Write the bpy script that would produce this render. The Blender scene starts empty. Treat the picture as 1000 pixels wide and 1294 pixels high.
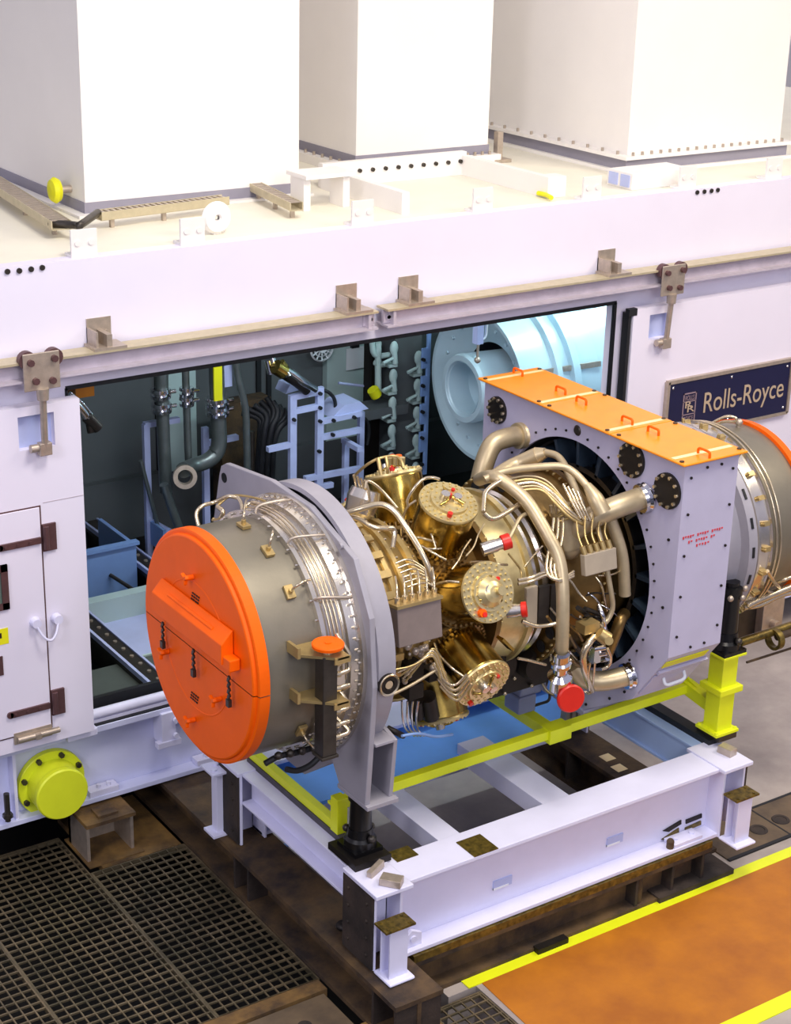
import bpy, bmesh, math, random
from mathutils import Vector, Matrix
random.seed(7)
PI = math.pi
SC = bpy.context.scene
COL = SC.collection
# ------------------------------------------------------------------ camera
F = 2160.307
MR = ((0.8298617, -0.5574569, 0.0239039), (-0.183171, -0.3126449, -0.9320416), (0.5270464, 0.7690871, -0.361562))
CAM = Vector((-5.2058974, -7.5205205, 7.1878729))
_r = [Vector(r) for r in MR]
cd = bpy.data.cameras.new('camera'); cam = bpy.data.objects.new('camera', cd); COL.objects.link(cam)
cd.sensor_fit = 'HORIZONTAL'; cd.sensor_width = 36; cd.lens = F*36/1000
cd.clip_end = 200
m3 = Matrix((_r[0], -_r[1], -_r[2])).transposed()
cam.matrix_world = Matrix.Translation(CAM) @ m3.to_4x4()
SC.camera = cam

def ray(u, v):
    d = (u-500, v-647, F)
    return Vector([sum(MR[i][k]*d[i] for i in range(3)) for k in range(3)])
def on(u, v, ax, val):
    d = ray(u, v); return CAM + d*((val-CAM[ax])/d[ax])
def X(u, v, x): return on(u, v, 0, x)
def Y(u, v, y): return on(u, v, 1, y)
def Z(u, v, z): return on(u, v, 2, z)
EY, EZ = 1.25, 2.44
def E(u, v, r):
    """nearest point of the sight line on a cylinder of radius r round the engine axis"""
    d = ray(u, v); oy, oz = CAM.y-EY, CAM.z-EZ
    a = d.y**2+d.z**2; b = 2*(oy*d.y+oz*d.z); c = oy*oy+oz*oz-r*r
    D = b*b-4*a*c
    t = (-b-math.sqrt(D))/(2*a) if D > 0 else -b/(2*a)
    return CAM+d*t
# ------------------------------------------------------------------ materials
def lin(h):
    h = h.lstrip('#'); o = []
    for i in (0, 2, 4):
        c = int(h[i:i+2], 16)/255
        o.append(c/12.92 if c <= .04045 else ((c+.055)/1.055)**2.4)
    return (*o, 1)
def mat(name, col, rough=.5, metal=0, var=.12, scale=6, col2=None, bump=0, bscale=60, spec=.5, emit=None, es=0, mix=(.35, .7), coat=0):
    m = bpy.data.materials.new(name); m.use_nodes = True
    nt = m.node_tree; N = nt.nodes; L = nt.links
    b = N['Principled BSDF']
    tc = N.new('ShaderNodeTexCoord')
    no = N.new('ShaderNodeTexNoise'); no.inputs['Scale'].default_value = scale; no.inputs['Detail'].default_value = 6; no.inputs['Roughness'].default_value = .6
    L.new(tc.outputs['Object'], no.inputs['Vector'])
    rp = N.new('ShaderNodeValToRGB')
    c = lin(col)
    c2 = lin(col2) if col2 else tuple(x*(1-var) for x in c[:3])+(1,)
    rp.color_ramp.elements[0].position = mix[0]; rp.color_ramp.elements[1].position = mix[1]
    rp.color_ramp.elements[0].color = c2; rp.color_ramp.elements[1].color = c
    L.new(no.outputs['Fac'], rp.inputs['Fac']); L.new(rp.outputs['Color'], b.inputs['Base Color'])
    b.inputs['Roughness'].default_value = rough; b.inputs['Metallic'].default_value = metal
    b.inputs['Specular IOR Level'].default_value = spec
    b.inputs['Coat Weight'].default_value = coat
    if bump:
        n2 = N.new('ShaderNodeTexNoise'); n2.inputs['Scale'].default_value = bscale; n2.inputs['Detail'].default_value = 4
        L.new(tc.outputs['Object'], n2.inputs['Vector'])
        bp = N.new('ShaderNodeBump'); bp.inputs['Strength'].default_value = bump; bp.inputs['Distance'].default_value = .01
        L.new(n2.outputs['Fac'], bp.inputs['Height']); L.new(bp.outputs['Normal'], b.inputs['Normal'])
    if emit:
        b.inputs['Emission Color'].default_value = lin(emit); b.inputs['Emission Strength'].default_value = es
    return m
M = dict(
 wall=mat('white_enclosure_paint', '#e3dff0', .45, 0, .03, 2),
 cream=mat('cream_duct_paint', '#ece8e4', .5, 0, .03, 2),
 roof=mat('roof_paint', '#ece7d6', .6, 0, .05, 3),
 white=mat('white_frame_paint', '#dcdcf5', .38, 0, .05, 5),
 shelf=mat('pale_blue_paint', '#b6c0ea', .45, 0, .1, 5),
 rail=mat('rail_galvanised', '#c8bfcc', .5, .2, .15, 8),
 railtop=mat('rail_zinc', '#cbbf9f', .45, .4, .15, 12),
 fitting=mat('fitting_zinc', '#c3b5a6', .4, .6, .2, 20),
 bronze=mat('dark_bronze_hinge', '#6d4f50', .45, .5, .2, 20),
 navy=mat('navy_sign', '#15173f', .35, 0, .1, 20),
 letter=mat('pale_bronze_letter', '#c9b59b', .45, .3, .05, 20),
 logo=mat('muted_bronze_letter', '#9c8790', .5, .3, .05, 20),
 black=mat('black_paint', '#0b0b0d', .3, .1, .2, 20),
 rubber=mat('black_rubber', '#14161b', .6, 0, .2, 20),
 darkrub=mat('grey_rubber', '#4b474e', .65, 0, .2, 20),
 yellow=mat('yellow_paint', '#e4ec1c', .4, 0, .06, 6),
 yelcap=mat('flange_yellow', '#e3ee2c', .45, 0, .06, 6),
 orange=mat('orange_paint', '#fb6400', .5, 0, .07, 5, spec=.22),
 lid=mat('amber_orange_paint', '#f79314', .32, 0, .12, 5),
 red=mat('red_plastic', '#d2200c', .4, 0, .1, 9),
 drum=mat('drum_metal', '#8d8676', .42, .55, .2, 2.2, bump=.05),
 plate=mat('grey_flange_paint', '#a19ea8', .45, .1, .1, 5),
 polish=mat('polished_aluminium', '#dfd8ce', .22, .9, .1, 6),
 gold=mat('heat_gold_metal', '#d8ba62', .2, 1, .35, 5, col2='#94783a'),
 golddull=mat('dull_gold_metal', '#cdb37a', .4, .75, .25, 7),
 facegold=mat('pale_gold_metal', '#e2cf98', .36, .75, .2, 14),
 brown=mat('brown_gold_metal', '#9a7c4a', .34, .85, .3, 9),
 steel=mat('beige_steel_pipe', '#c9b794', .42, .6, .18, 9),
 tube=mat('bright_small_tube', '#d9c9ac', .25, .85, .12, 14),
 chrome=mat('chrome', '#d9d9de', .12, 1, .05, 10),
 iron=mat('dark_iron', '#2a2522', .5, .5, .3, 12),
 gun=mat('gunmetal', '#4f4a45', .4, .7, .3, 12),
 box=mat('grey_box_paint', '#bdb9d2', .45, .05, .07, 4),
 jbox=mat('junction_box', '#8b7d78', .5, .3, .12, 10),
 beigebox=mat('beige_box', '#b6a893', .5, .2, .1, 10),
 rust=mat('rusty_steel', '#6a5233', .75, .15, .5, 3.5, col2='#2c2320', bump=.25, bscale=40),
 rustdark=mat('dark_rusty_steel', '#463a33', .75, .15, .5, 3.5, col2='#231e1c', bump=.25, bscale=40),
 brass=mat('oily_brass_plate', '#8a7433', .4, .6, .35, 25, col2='#4f4420'),
 concrete=mat('concrete', '#b6aba4', .8, 0, .22, 1.6, col2='#958b87', bump=.12, bscale=30),
 orangefl=mat('orange_floor_paint', '#bd7412', .5, 0, .3, 2.3, col2='#a05c14', bump=.08, bscale=25),
 steelfl=mat('floor_steel_plate', '#7b6850', .6, .3, .35, 3, col2='#584b3e', bump=.1),
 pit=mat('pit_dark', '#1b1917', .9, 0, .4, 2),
 grate=mat('steel_grating', '#8d7d62', .5, .6, .3, 4, col2='#56503f'),
 blue=mat('blue_deck_paint', '#6aaaff', .5, 0, .12, 3),
 bluebox=mat('blue_steel_paint', '#7fa0d8', .45, 0, .1, 4),
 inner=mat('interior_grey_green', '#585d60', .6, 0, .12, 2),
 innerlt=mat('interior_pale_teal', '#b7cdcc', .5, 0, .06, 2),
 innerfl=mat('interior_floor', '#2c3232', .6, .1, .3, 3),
 matgreen=mat('dark_green_mat', '#4a5350', .8, 0, .15, 4),
 shell=mat('pale_blue_shell', '#c0d8e4', .35, .1, .06, 3),
 shelldark=mat('shell_dark_inside', '#28282e', .8, 0, .2, 3),
 glass=mat('dark_glass', '#5f6e66', .1, 0, .1, 3),
 paper=mat('white_paper', '#e8ecf2', .7, 0, .03, 8),
 sticker=mat('yellow_sticker', '#e6e414', .5, 0, .03, 8),
 redmark=mat('red_marking', '#c8404a', .6, 0, .05, 8),
 blackmark=mat('black_marking', '#2a1712', .6, 0, .05, 8),
 tape=mat('clear_tape', '#f3d9a0', .25, 0, .05, 8),
 bluedark=mat('dark_blue_steel', '#3a4a5c', .4, .3, .3, 9),
 neck=mat('neck_shadow_grey', '#8d8a98', .6, 0, .1, 4),  # shadow at the foot of the roof ducts, painted in as grey
 girder=mat('girder_paint', '#d2d6f5', .4, 0, .05, 3),
 beamshade=mat('shade_tinted_beam_white', '#b4cdf6', .4, 0, .05, 3),  # white frame beam with its bluish shade painted into the colour
 ochre=mat('ochre_rusty_steel', '#94713c', .7, .15, .5, 4, col2='#4c3a28', bump=.2, bscale=40),
 pump=mat('grey_blue_plastic', '#8e94b2', .35, 0, .1, 8),
 tealpipe=mat('grey_teal_pipe', '#77807f', .35, .7, .2, 8),
)
# ------------------------------------------------------------------ mesh builder
def basis(d):
    d = Vector(d).normalized()
    a = Vector((0, 0, 1)) if abs(d.z) < .9 else Vector((1, 0, 0))
    u = d.cross(a).normalized(); return u, d.cross(u).normalized(), d
class MB:
    def __init__(s): s.v = []; s.f = []; s.sm = []
    def add(s, vs, fs, smooth=False):
        o = len(s.v); s.v += [Vector(v) for v in vs]
        s.f += [[i+o for i in f] for f in fs]; s.sm += [smooth]*len(fs); return s
    def box(s, x0, x1, y0, y1, z0, z1):
        vs = [(x, y, z) for z in (z0, z1) for y in (y0, y1) for x in (x0, x1)]
        return s.add(vs, [(0, 2, 3, 1), (4, 5, 7, 6), (0, 1, 5, 4), (2, 6, 7, 3), (0, 4, 6, 2), (1, 3, 7, 5)])
    def obox(s, c, size, R=None):
        R = R or Matrix.Identity(3); c = Vector(c)
        h = Vector(size)/2
        vs = [c+R@Vector((x*h.x, y*h.y, z*h.z)) for z in (-1, 1) for y in (-1, 1) for x in (-1, 1)]
        return s.add(vs, [(0, 2, 3, 1), (4, 5, 7, 6), (0, 1, 5, 4), (2, 6, 7, 3), (0, 4, 6, 2), (1, 3, 7, 5)])
    def bar(s, p0, p1, w, h):
        p0, p1 = Vector(p0), Vector(p1); d = p1-p0
        u, v, n = basis(d)
        R = Matrix((u, v, n)).transposed()
        return s.obox((p0+p1)/2, (w, h, d.length), R)
    def lathe(s, prof, o=(0, 0, 0), axis=(1, 0, 0), n=48, cap0=False, cap1=False, a0=0, a1=2*PI, sharp=True):
        u, v, d = basis(axis); o = Vector(o); full = abs(a1-a0-2*PI) < 1e-6
        k = n if full else n+1
        def ring(t, r): return [o+d*t+(u*math.cos(a0+(a1-a0)*i/n)+v*math.sin(a0+(a1-a0)*i/n))*r for i in range(k)]
        # duplicated rings keep the profile corners crisp
        for (t0, r0), (t1, r1) in zip(prof[:-1], prof[1:]):
            vs = ring(t0, r0)+ring(t1, r1)
            fs = [(i, (i+1) % k, k+(i+1) % k, k+i) for i in range(n)]
            s.add(vs, fs, True)
        if cap0: s.add(ring(*prof[0]), [list(range(k))[::-1]])
        if cap1: s.add(ring(*prof[-1]), [list(range(k))])
        return s
    def cyl(s, p0, p1, r0, r1=None, n=20, caps=True):
        p0, p1 = Vector(p0), Vector(p1); r1 = r0 if r1 is None else r1
        return s.lathe([(0, r0), ((p1-p0).length, r1)], p0, p1-p0, n, caps, caps)
    def tube(s, pts, r, n=8, rnd=None, caps=True):
        P = [Vector(p) for p in pts]
        if len(P) > 2:
            Q = [P[0]]
            for i in range(1, len(P)-1):
                a, b, c = P[i-1], P[i], P[i+1]
                q = rnd if rnd else 1e9
                la = min(q, (b-a).length*.48); lc = min(q, (c-b).length*.48)
                s0 = b+(a-b).normalized()*la; s1 = b+(c-b).normalized()*lc
                for k in range(7):
                    t = k/6; Q.append(s0*(1-t)**2+b*2*t*(1-t)+s1*t*t)
            Q.append(P[-1])
            P = [Q[0]]
            for q in Q[1:]:
                if (q-P[-1]).length > 1e-4: P.append(q)
        R = r if isinstance(r, (list, tuple)) else None
        tot = sum((b-a).length for a, b in zip(P[:-1], P[1:])) or 1
        T = []
        for i in range(len(P)):
            T.append((P[min(i+1, len(P)-1)]-P[max(i-1, 0)]).normalized())
        u, v, _ = basis(T[0]); vs = []; run = 0
        for i, p in enumerate(P):
            if i:
                run += (p-P[i-1]).length
                u = (u-T[i]*u.dot(T[i])).normalized()
            v = T[i].cross(u)
            if R:
                q = run/tot*(len(R)-1); k = min(int(q), len(R)-2); rr = R[k]*(1-(q-k))+R[k+1]*(q-k)
            else: rr = r
            vs += [p+(u*math.cos(2*PI*j/n)+v*math.sin(2*PI*j/n))*rr for j in range(n)]
        fs = []
        for i in range(len(P)-1):
            for j in range(n): fs.append((i*n+j, i*n+(j+1) % n, (i+1)*n+(j+1) % n, (i+1)*n+j))
        s.add(vs, fs, True)
        if caps:
            s.add(vs[:n], [list(range(n))[::-1]]); s.add(vs[-n:], [list(range(n))])
        return s
    def prism(s, poly, ax, a0, a1):
        """2-D polygon in the two other axes (in x,y,z order), extruded along axis ax"""
        def p(q, a):
            w = list(q); w.insert(ax, a); return Vector(w)
        n = len(poly); vs = [p(q, a0) for q in poly]+[p(q, a1) for q in poly]
        fs = [(i, (i+1) % n, n+(i+1) % n, n+i) for i in range(n)]
        return s.add(vs, fs+[list(range(n))[::-1], list(range(n, 2*n))])
    def bolts(s, c, axis, R, n, r, h, a0=0, a1=2*PI, k=6):
        u, v, d = basis(axis); c = Vector(c)
        m = n if abs(a1-a0-2*PI) < 1e-6 else n-1
        for i in range(n):
            a = a0+(a1-a0)*i/max(m, 1)
            p = c+(u*math.cos(a)+v*math.sin(a))*R
            s.cyl(p-d*h*.2, p+d*h, r, n=k)
        return s
    def sphere(s, c, r, n=12, m=8, sx=(1, 1, 1)):
        c = Vector(c); vs = []; fs = []
        for i in range(m+1):
            t = PI*i/m
            for j in range(n):
                a = 2*PI*j/n
                vs.append(c+Vector((r*sx[0]*math.sin(t)*math.cos(a), r*sx[1]*math.sin(t)*math.sin(a), r*sx[2]*math.cos(t))))
        for i in range(m):
            for j in range(n): fs.append((i*n+j, (i+1)*n+j, (i+1)*n+(j+1) % n, i*n+(j+1) % n))
        return s.add(vs, fs, True)
    def ibeam(s, ax, a0, a1, c1, z0, z1, w, tf=.03, tw=.02):
        """I section running along ax (0 or 1); c1 = centre on the other horizontal axis"""
        q = [(-w/2, w/2, z0, z0+tf), (-w/2, w/2, z1-tf, z1), (-tw/2, tw/2, z0+tf, z1-tf)]
        for (b0, b1, e0, e1) in q:
            if ax == 0: s.box(a0, a1, c1+b0, c1+b1, e0, e1)
            else: s.box(c1+b0, c1+b1, a0, a1, e0, e1)
        return s
WL = {}
def build(name, mb, m, parent=None, bevel=0, origin=None):
    me = bpy.data.meshes.new(name)
    base = Vector(WL.get(parent.name, (0, 0, 0))) if parent else Vector((0, 0, 0))
    if origin is None:
        if parent: org = base
        else:
            mn = Vector([min(v[k] for v in mb.v) for k in range(3)]); mx = Vector([max(v[k] for v in mb.v) for k in range(3)])
            org = Vector(((mn.x+mx.x)/2, (mn.y+mx.y)/2, mn.z))
    else: org = Vector(origin)
    me.from_pydata([tuple(v-org) for v in mb.v], [], mb.f)
    me.polygons.foreach_set('use_smooth', mb.sm)
    bm = bmesh.new(); bm.from_mesh(me)
    bmesh.ops.recalc_face_normals(bm, faces=bm.faces); bm.to_mesh(me); bm.free()
    me.materials.append(m)
    o = bpy.data.objects.new(name, me); COL.objects.link(o)
    if parent: o.parent = parent; o.location = org-base
    else: o.location = org
    WL[o.name] = tuple(org)
    if bevel:
        md = o.modifiers.new('bevel', 'BEVEL'); md.width = bevel; md.segments = 2; md.limit_method = 'ANGLE'; md.angle_limit = .7
    return o
def bolt_ring(name, c, axis, Rr, n, r, h, m, parent, k=6):
    u, v, d = basis(axis); c = Vector(c); first = None
    for i in range(n):
        a = 2*PI*i/n; p = c+(u*math.cos(a)+v*math.sin(a))*Rr
        if first is None:
            first = build(name, MB().cyl(p-d*h*.2, p+d*h, r, n=k), m, parent, origin=p)
        else:
            q = first.copy(); COL.objects.link(q); q.location = p-Vector(WL[parent.name])
def bolt_list(name, pts, axis, r, h, m, parent, k=6):
    d = Vector(axis).normalized(); first = None
    for p in pts:
        p = Vector(p)
        if first is None: first = build(name, MB().cyl(p-d*h*.2, p+d*h, r, n=k), m, parent, origin=p)
        else:
            q = first.copy(); COL.objects.link(q); q.location = p-Vector(WL[parent.name])
def tag(o, label, cat, group=None):
    o['label'] = label; o['category'] = cat
    if group: o['group'] = group
    return o
def thing(name, loc, label, cat, group=None):
    o = bpy.data.objects.new(name, None); COL.objects.link(o); o.location = loc; o.empty_display_size = .1
    WL[o.name] = tuple(loc); return tag(o, label, cat, group)
def struct(name, mb, m, bevel=0):
    o = build(name, mb, m, None, bevel); o['kind'] = 'structure'; return o
def dup(o, parent=None):
    c = o.copy(); COL.objects.link(c)
    if parent: c.parent = parent
    for ch in list(o.children):
        dup(ch, c)
    return c
def plab(o, l): o['label'] = l; return o
def bx(*a): return MB().box(*a)

# ================================================================== SETTING
PITX = .55
f = MB()
f.box(PITX, 16, .1, 3.6, -.3, 0); f.box(.78, 16, -8, .1, -.3, 0); f.box(-12, 16, 4.8, 14, -.3, 0); f.box(PITX, 16, 3.6, 4.8, -.3, 0)
struct('floor', f, M['concrete'])
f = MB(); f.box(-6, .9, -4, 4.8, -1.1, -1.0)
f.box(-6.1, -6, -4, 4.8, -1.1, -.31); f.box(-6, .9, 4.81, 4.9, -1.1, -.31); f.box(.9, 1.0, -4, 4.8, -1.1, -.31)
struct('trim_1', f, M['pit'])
# painted walkway: orange field and yellow lines
f = MB(); f.prism([(.83, .1), (9, .1), (9, -1.1), (.79, -1.1)], 2, .0, .006)
o = struct('trim_2', f, M['orangefl'])
f = MB(); f.box(.72, 9, .1, .2, .0, .008); f.box(1.2, 9, -1.22, -1.09, .0, .0085)
o = struct('trim_3', f, M['yellow'])
# floor channel plates at the right
g = thing('floor_plate', (5.2, .55, 0), 'steel channel cover plate with round holes set in the concrete right of the frame', 'plate')
f = MB(); f.box(3.35, 9, .33, .76, -.02, .012); build('plate', f, M['steelfl'], g)
f = MB(); f.box(3.35, 9, .3, .33, .0, .014); f.box(3.35, 9, .76, .785, .0, .014); f.box(4.02, 4.035, .33, .76, .0, .0135); build('joint', f, M['rubber'], g)
for px in ((814, 948), (940, 890)):
    p = Z(780+px[0]*.22, 840+px[1]*.22, .012)
    f = MB(); f.lathe([(0, .075), (.006, .07), (.006, .05), (.001, .048)], p, (0, 0, 1), 24, False, True); build('hole_ring', f, M['rustdark'], g)

# ---- enclosure shell
WY = 3.1
f = MB()
f.box(-7, 11, WY, WY+.12, 3.67, 4.55)
f.box(-7, -.72, WY, WY+.12, 1.0, 3.67)
f.box(4.28, 11, WY, WY+.12, 1.0, 3.67)
struct('wall_front', f, M['wall'])
f = MB(); f.box(-7, 11, WY+.121, 8, 4.42, 4.549); struct('ceiling', f, M['roof'])
f = MB(); f.box(-14, 24, 14, 14.2, 0, 14); struct('wall_hall', f, M['cream'])
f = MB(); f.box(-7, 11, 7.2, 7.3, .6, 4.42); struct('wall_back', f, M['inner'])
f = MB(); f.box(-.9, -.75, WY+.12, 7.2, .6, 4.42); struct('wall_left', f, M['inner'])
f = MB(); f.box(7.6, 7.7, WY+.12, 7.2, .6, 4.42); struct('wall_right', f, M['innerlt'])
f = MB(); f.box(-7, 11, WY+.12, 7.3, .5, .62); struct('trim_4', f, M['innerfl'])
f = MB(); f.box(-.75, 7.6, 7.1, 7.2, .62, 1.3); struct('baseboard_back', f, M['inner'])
f = MB()
for x in (.62, 1.95, 3.1, 3.22, 4.4): f.box(x, x+.05, 7.17, 7.2, 1.3, 4.42)
struct('trim_5', f, M['rubber'])
f = MB(); f.box(3.9, 4.55, 7.1, 7.19, 1.3, 4.42); f.box(2.05, 2.35, 7.08, 7.19, 1.3, 4.42); struct('trim_6', f, M['innerlt'])
# black seal round the opening
f = MB(); f.box(-.72, 4.28, WY-.005, WY+.02, 3.645, 3.675); f.box(4.255, 4.285, WY-.005, WY+.02, 1.0, 3.66); f.box(-.725, -.705, WY-.005, WY+.02, 1.0, 3.66)
struct('trim_7', f, M['rubber'])

# ---- base beam of the enclosure
g = thing('enclosure_base_beam', (1, WY+.1, .36), 'long white base girder under the enclosure opening', 'beam')
f = MB(); f.box(-7, 11, WY-.02, WY+.35, .36, .40); f.box(-7, 11, WY+.1, WY+.13, .40, .95); f.box(-7, 11, WY-.02, WY+.35, .95, 1.0)
build('girder', f, M['girder'], g, .004)
for x in (-.98-.28, 1.0, 3.0, 5.0):
    f = MB(); f.box(x-.012, x+.012, WY, WY+.1, .4, .95); build('stiffener', f, M['white'], g)
f = MB(); p = Y(755*.28, 860+200*.28, WY-.02)
f.box(p.x-.06, p.x+.06, WY-.05, WY+.1, .70, .97); f.box(p.x-.1, p.x+.1, WY-.06, WY+.0, .68, .73)
f.cyl((p.x+.05, WY-.055, .77), (p.x+.05, WY-.08, .77), .022, n=8); f.cyl((p.x+.05, WY-.055, .9), (p.x+.05, WY-.08, .9), .022, n=8)
build('bracket', f, M['white'], g, .004)
for px in ((465, 490), (945, 385)):
    p = Y(px[0]*.28, 860+px[1]*.28, WY+.02)
    f = MB(); f.box(p.x-.12, p.x+.12, WY-.01, WY+.09, .40, .45); f.cyl((p.x-.03, WY+.03, .45), (p.x-.03, WY+.03, .48), .018, n=6); f.cyl((p.x+.05, WY+.03, .45), (p.x+.05, WY+.03, .48), .018, n=6)
    build('jacking_pad', f, M['white'], g, .004)
p = Y(30*.28, 860+600*.28, WY-.01)
f = MB(); f.cyl((p.x, WY-.03, .43), (p.x, WY-.03, .66), .022, n=10); f.cyl((p.x, WY-.03, .46), (p.x, WY-.03, .49), .04, n=6); build('stud', f, M['gun'], g)
# sill strip and lip on the beam
f = MB(); f.box(-.72, .42, WY+.02, WY+.1, 1.0, 1.035); f.cyl((-.72, WY+.05, 1.07), (.40, WY+.05, 1.07), .04, n=14); build('sill_lip', f, M['white'], g)
f = MB(); f.box(-.62, .44, WY-.012, WY+.02, .995, 1.01); f.box(-.72, .38, WY+.14, WY+.18, 1.0, 1.15); build('seal_strip', f, M['rubber'], g)
f = MB(); f.box(-.86, -.62, WY-.07, WY+.0, .96, 1.02); build('sill_end', f, M['white'], g, .008)

# yellow blanked pipe flange
c = Y(228*.28, 860+455*.28, WY+.07)
g = thing('blanked_pipe_flange', (c.x, WY+.08, c.z-.25), 'round yellow blanked pipe stub bolted low on the white base girder', 'flange')
f = MB(); f.lathe([(0, .265), (-.045, .265), (-.05, .26)], (c.x, WY+.09, c.z), (0, 1, 0), 40, True, True); build('flange_plate', f, M['yelcap'], g)
f = MB(); f.lathe([(0, .2), (-.14, .2), (-.17, .205), (-.2, .205), (-.212, .195)], (c.x, WY+.05, c.z), (0, 1, 0), 40, False, True); build('end_cap', f, M['yelcap'], g)
f = MB(); f.bolts((c.x, WY+.04, c.z), (0, -1, 0), .235, 8, .02, .03, .2); 
o = build('bolt', MB().cyl((c.x+.235, WY+.045, c.z), (c.x+.235, WY+.01, c.z), .022, n=6), M['gun'], g, origin=(c.x, WY+.04, c.z))
for i in range(7):
    q = o.copy(); COL.objects.link(q); q.parent = g
for i, q in enumerate([ch for ch in g.children if ch.name.startswith('bolt')]): q.rotation_euler.y = .35+i*PI/4

# ---- rails above the opening
def rail(x0, x1, brackets, label):
    g = thing('door_rail', ((x0+x1)/2, WY-.1, 3.7), label, 'rail', 'sliding door rails')
    f = MB(); zb, zt = Y(300, 441, WY-.2).z, Y(260, 425, WY-.2).z-.016; yy = WY-.12
    f.box(x0, x1, yy-.008, yy+.008, zb, zt); f.box(x0, x1, yy-.08, yy+.08, zb-.016, zb)
    build('web', f, M['rail'], g)
    f = MB(); f.box(x0, x1, yy-.08, yy+.08, zt, zt+.016); build('top_flange', f, M['railtop'], g)
    for x in brackets:
        f = MB()
        f.box(x-.09, x+.09, WY-.012, WY, zt+.016, zt+.2); f.box(x-.02, x+.02, WY-.18, WY-.01, zt+.016, zt+.12)
        f.box(x-.12, x+.12, WY-.2, WY-.02, zt+.016, zt+.035); f.box(x-.09, x-.075, WY-.16, WY, zt+.016, zt+.14)
        f.cyl((x+.05, WY-.012, zt+.1), (x+.05, WY-.03, zt+.1), .015, n=6)
        build('wall_bracket', f, M['fitting'], g)
    for x, s in ((x0, 1), (x1, -1)):
        f = MB(); f.box(x+s*.02-.012+s*.05, x+s*.02+.012+s*.05, yy-.07, yy, zb, zt); f.box(x, x+s*.1, yy-.02, yy-.008, zb+.01, zt-.01)
        for zz in (zb+.06, zt-.06): f.cyl((x+s*.04, yy-.02, zz), (x+s*.04, yy-.035, zz), .02, n=8)
        build('end_stop', f, M['gun' if False else 'rail'], g)
    return g
xl = Y(479, 392, WY-.2).x; xr = Y(491, 384, WY-.2).x
rail(-7, xl, [Y(125, 432, WY).x, Y(437, 385, WY).x], 'left run of steel door rail above the dark opening')
rail(xr, 11, [Y(515, 375, WY).x, Y(765, 340, WY).x], 'right run of steel door rail reaching over the sign door')
# marks on the wall: small holes
for i, (u, v) in enumerate(((9, 343), (24, 342), (39, 340), (53, 338), (881, 243), (890, 242), (899, 241), (907, 240))):
    p = Y(u, v, WY)
    f = MB(); f.lathe([(0, .019), (-.012, .019)], (p.x, WY, p.z), (0, 1, 0), 12, False, True)
    o = build('wall_plug', f, M['gun']); tag(o, 'small dark plug, %s from the left in the %s row on the white wall' % (('first', 'second', 'third', 'fourth')[i % 4], 'left' if i < 4 else 'right'), 'plug', 'wall plugs')

# ---- sliding doors
DY0, DY1 = 2.97, 3.06
def hanger(g, x, zrail):
    f = MB(); y = DY0-.09
    f.box(x-.13, x+.13, y-.012, y, zrail-.13, zrail+.13)
    h = build('hanger_plate', f, M['fitting'], g, .01)
    f = MB()
    for dx, dz in ((-.08, .07), (.09, .08), (-.05, -.06), (.07, -.07)): f.cyl((x+dx, y-.012, zrail+dz), (x+dx, y-.04, zrail+dz), .024, n=8)
    build('hanger_bolts', f, M['bronze'], h)
    f = MB()
    for dx in (-.09, .1): f.cyl((x+dx, y+.0, zrail+.08), (x+dx, y+.05, zrail+.08), .062, n=20)
    build('trolley_wheel', f, M['bronze'], h)
    f = MB(); f.cyl((x, y-.005, zrail-.12), (x, y-.005, zrail-.2), .045, .04, n=12); f.cyl((x, y-.005, zrail-.2), (x+.01, y+.03, zrail-.56), .024, n=10)
    f.obox((x+.01, y+.035, zrail-.56), (.09, .06, .09)); f.cyl((x-.09, y+.04, zrail-.55), (x-.02, y+.04, zrail-.55), .03, n=8)
    build('drop_arm', f, M['fitting'], g, .006)
g = thing('sliding_door', (-2, 3.0, 1.0), 'white sliding door at the left with hinged hatch', 'door')
zt = Y(90, 505, DY0).z; zb = Y(112, 925, DY0).z
XR = -.675
f = MB(); hx = Y(48, 545, DY0)
# panel with a recessed pocket for the hanger
pk = (hx.x-.14, hx.x+.12, hx.z-.12, hx.z+.12)
for a in ((-7, pk[0], zb, zt), (pk[1], XR, zb, zt), (pk[0], pk[1], zb, pk[2]), (pk[0], pk[1], pk[3], zt)): f.box(a[0], a[1], DY0, DY1, a[2], a[3])
build('panel', f, M['wall'], g)
f = MB(); f.box(pk[0]-.01, pk[1]+.01, DY1-.03, DY1, pk[2]-.01, pk[3]+.01); build('pocket_back', f, M['shelf'], g)
hanger(g, hx.x+.01, hx.z+.45)
hr = Y(51.2, 640, DY0); hb = Y(66, 917, DY0); hxr = (hr.x+hb.x)/2
zh0 = Y(66, 917, DY0).z
f = MB(); f.box(-4, hxr-.012, DY0-.012, DY0+.0, zh0, hr.z)
hd = build('hatch', f, M['wall'], g, .003)
f = MB(); f.box(hxr-.012, hxr, DY0-.004, DY0, zh0, hr.z); f.box(-4, hxr, DY0-.004, DY0, hr.z, hr.z+.01); f.box(-4, hxr, DY0-.004, DY0, zh0-.012, zh0); build('hatch_gap', f, M['bronze'], g)
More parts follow.
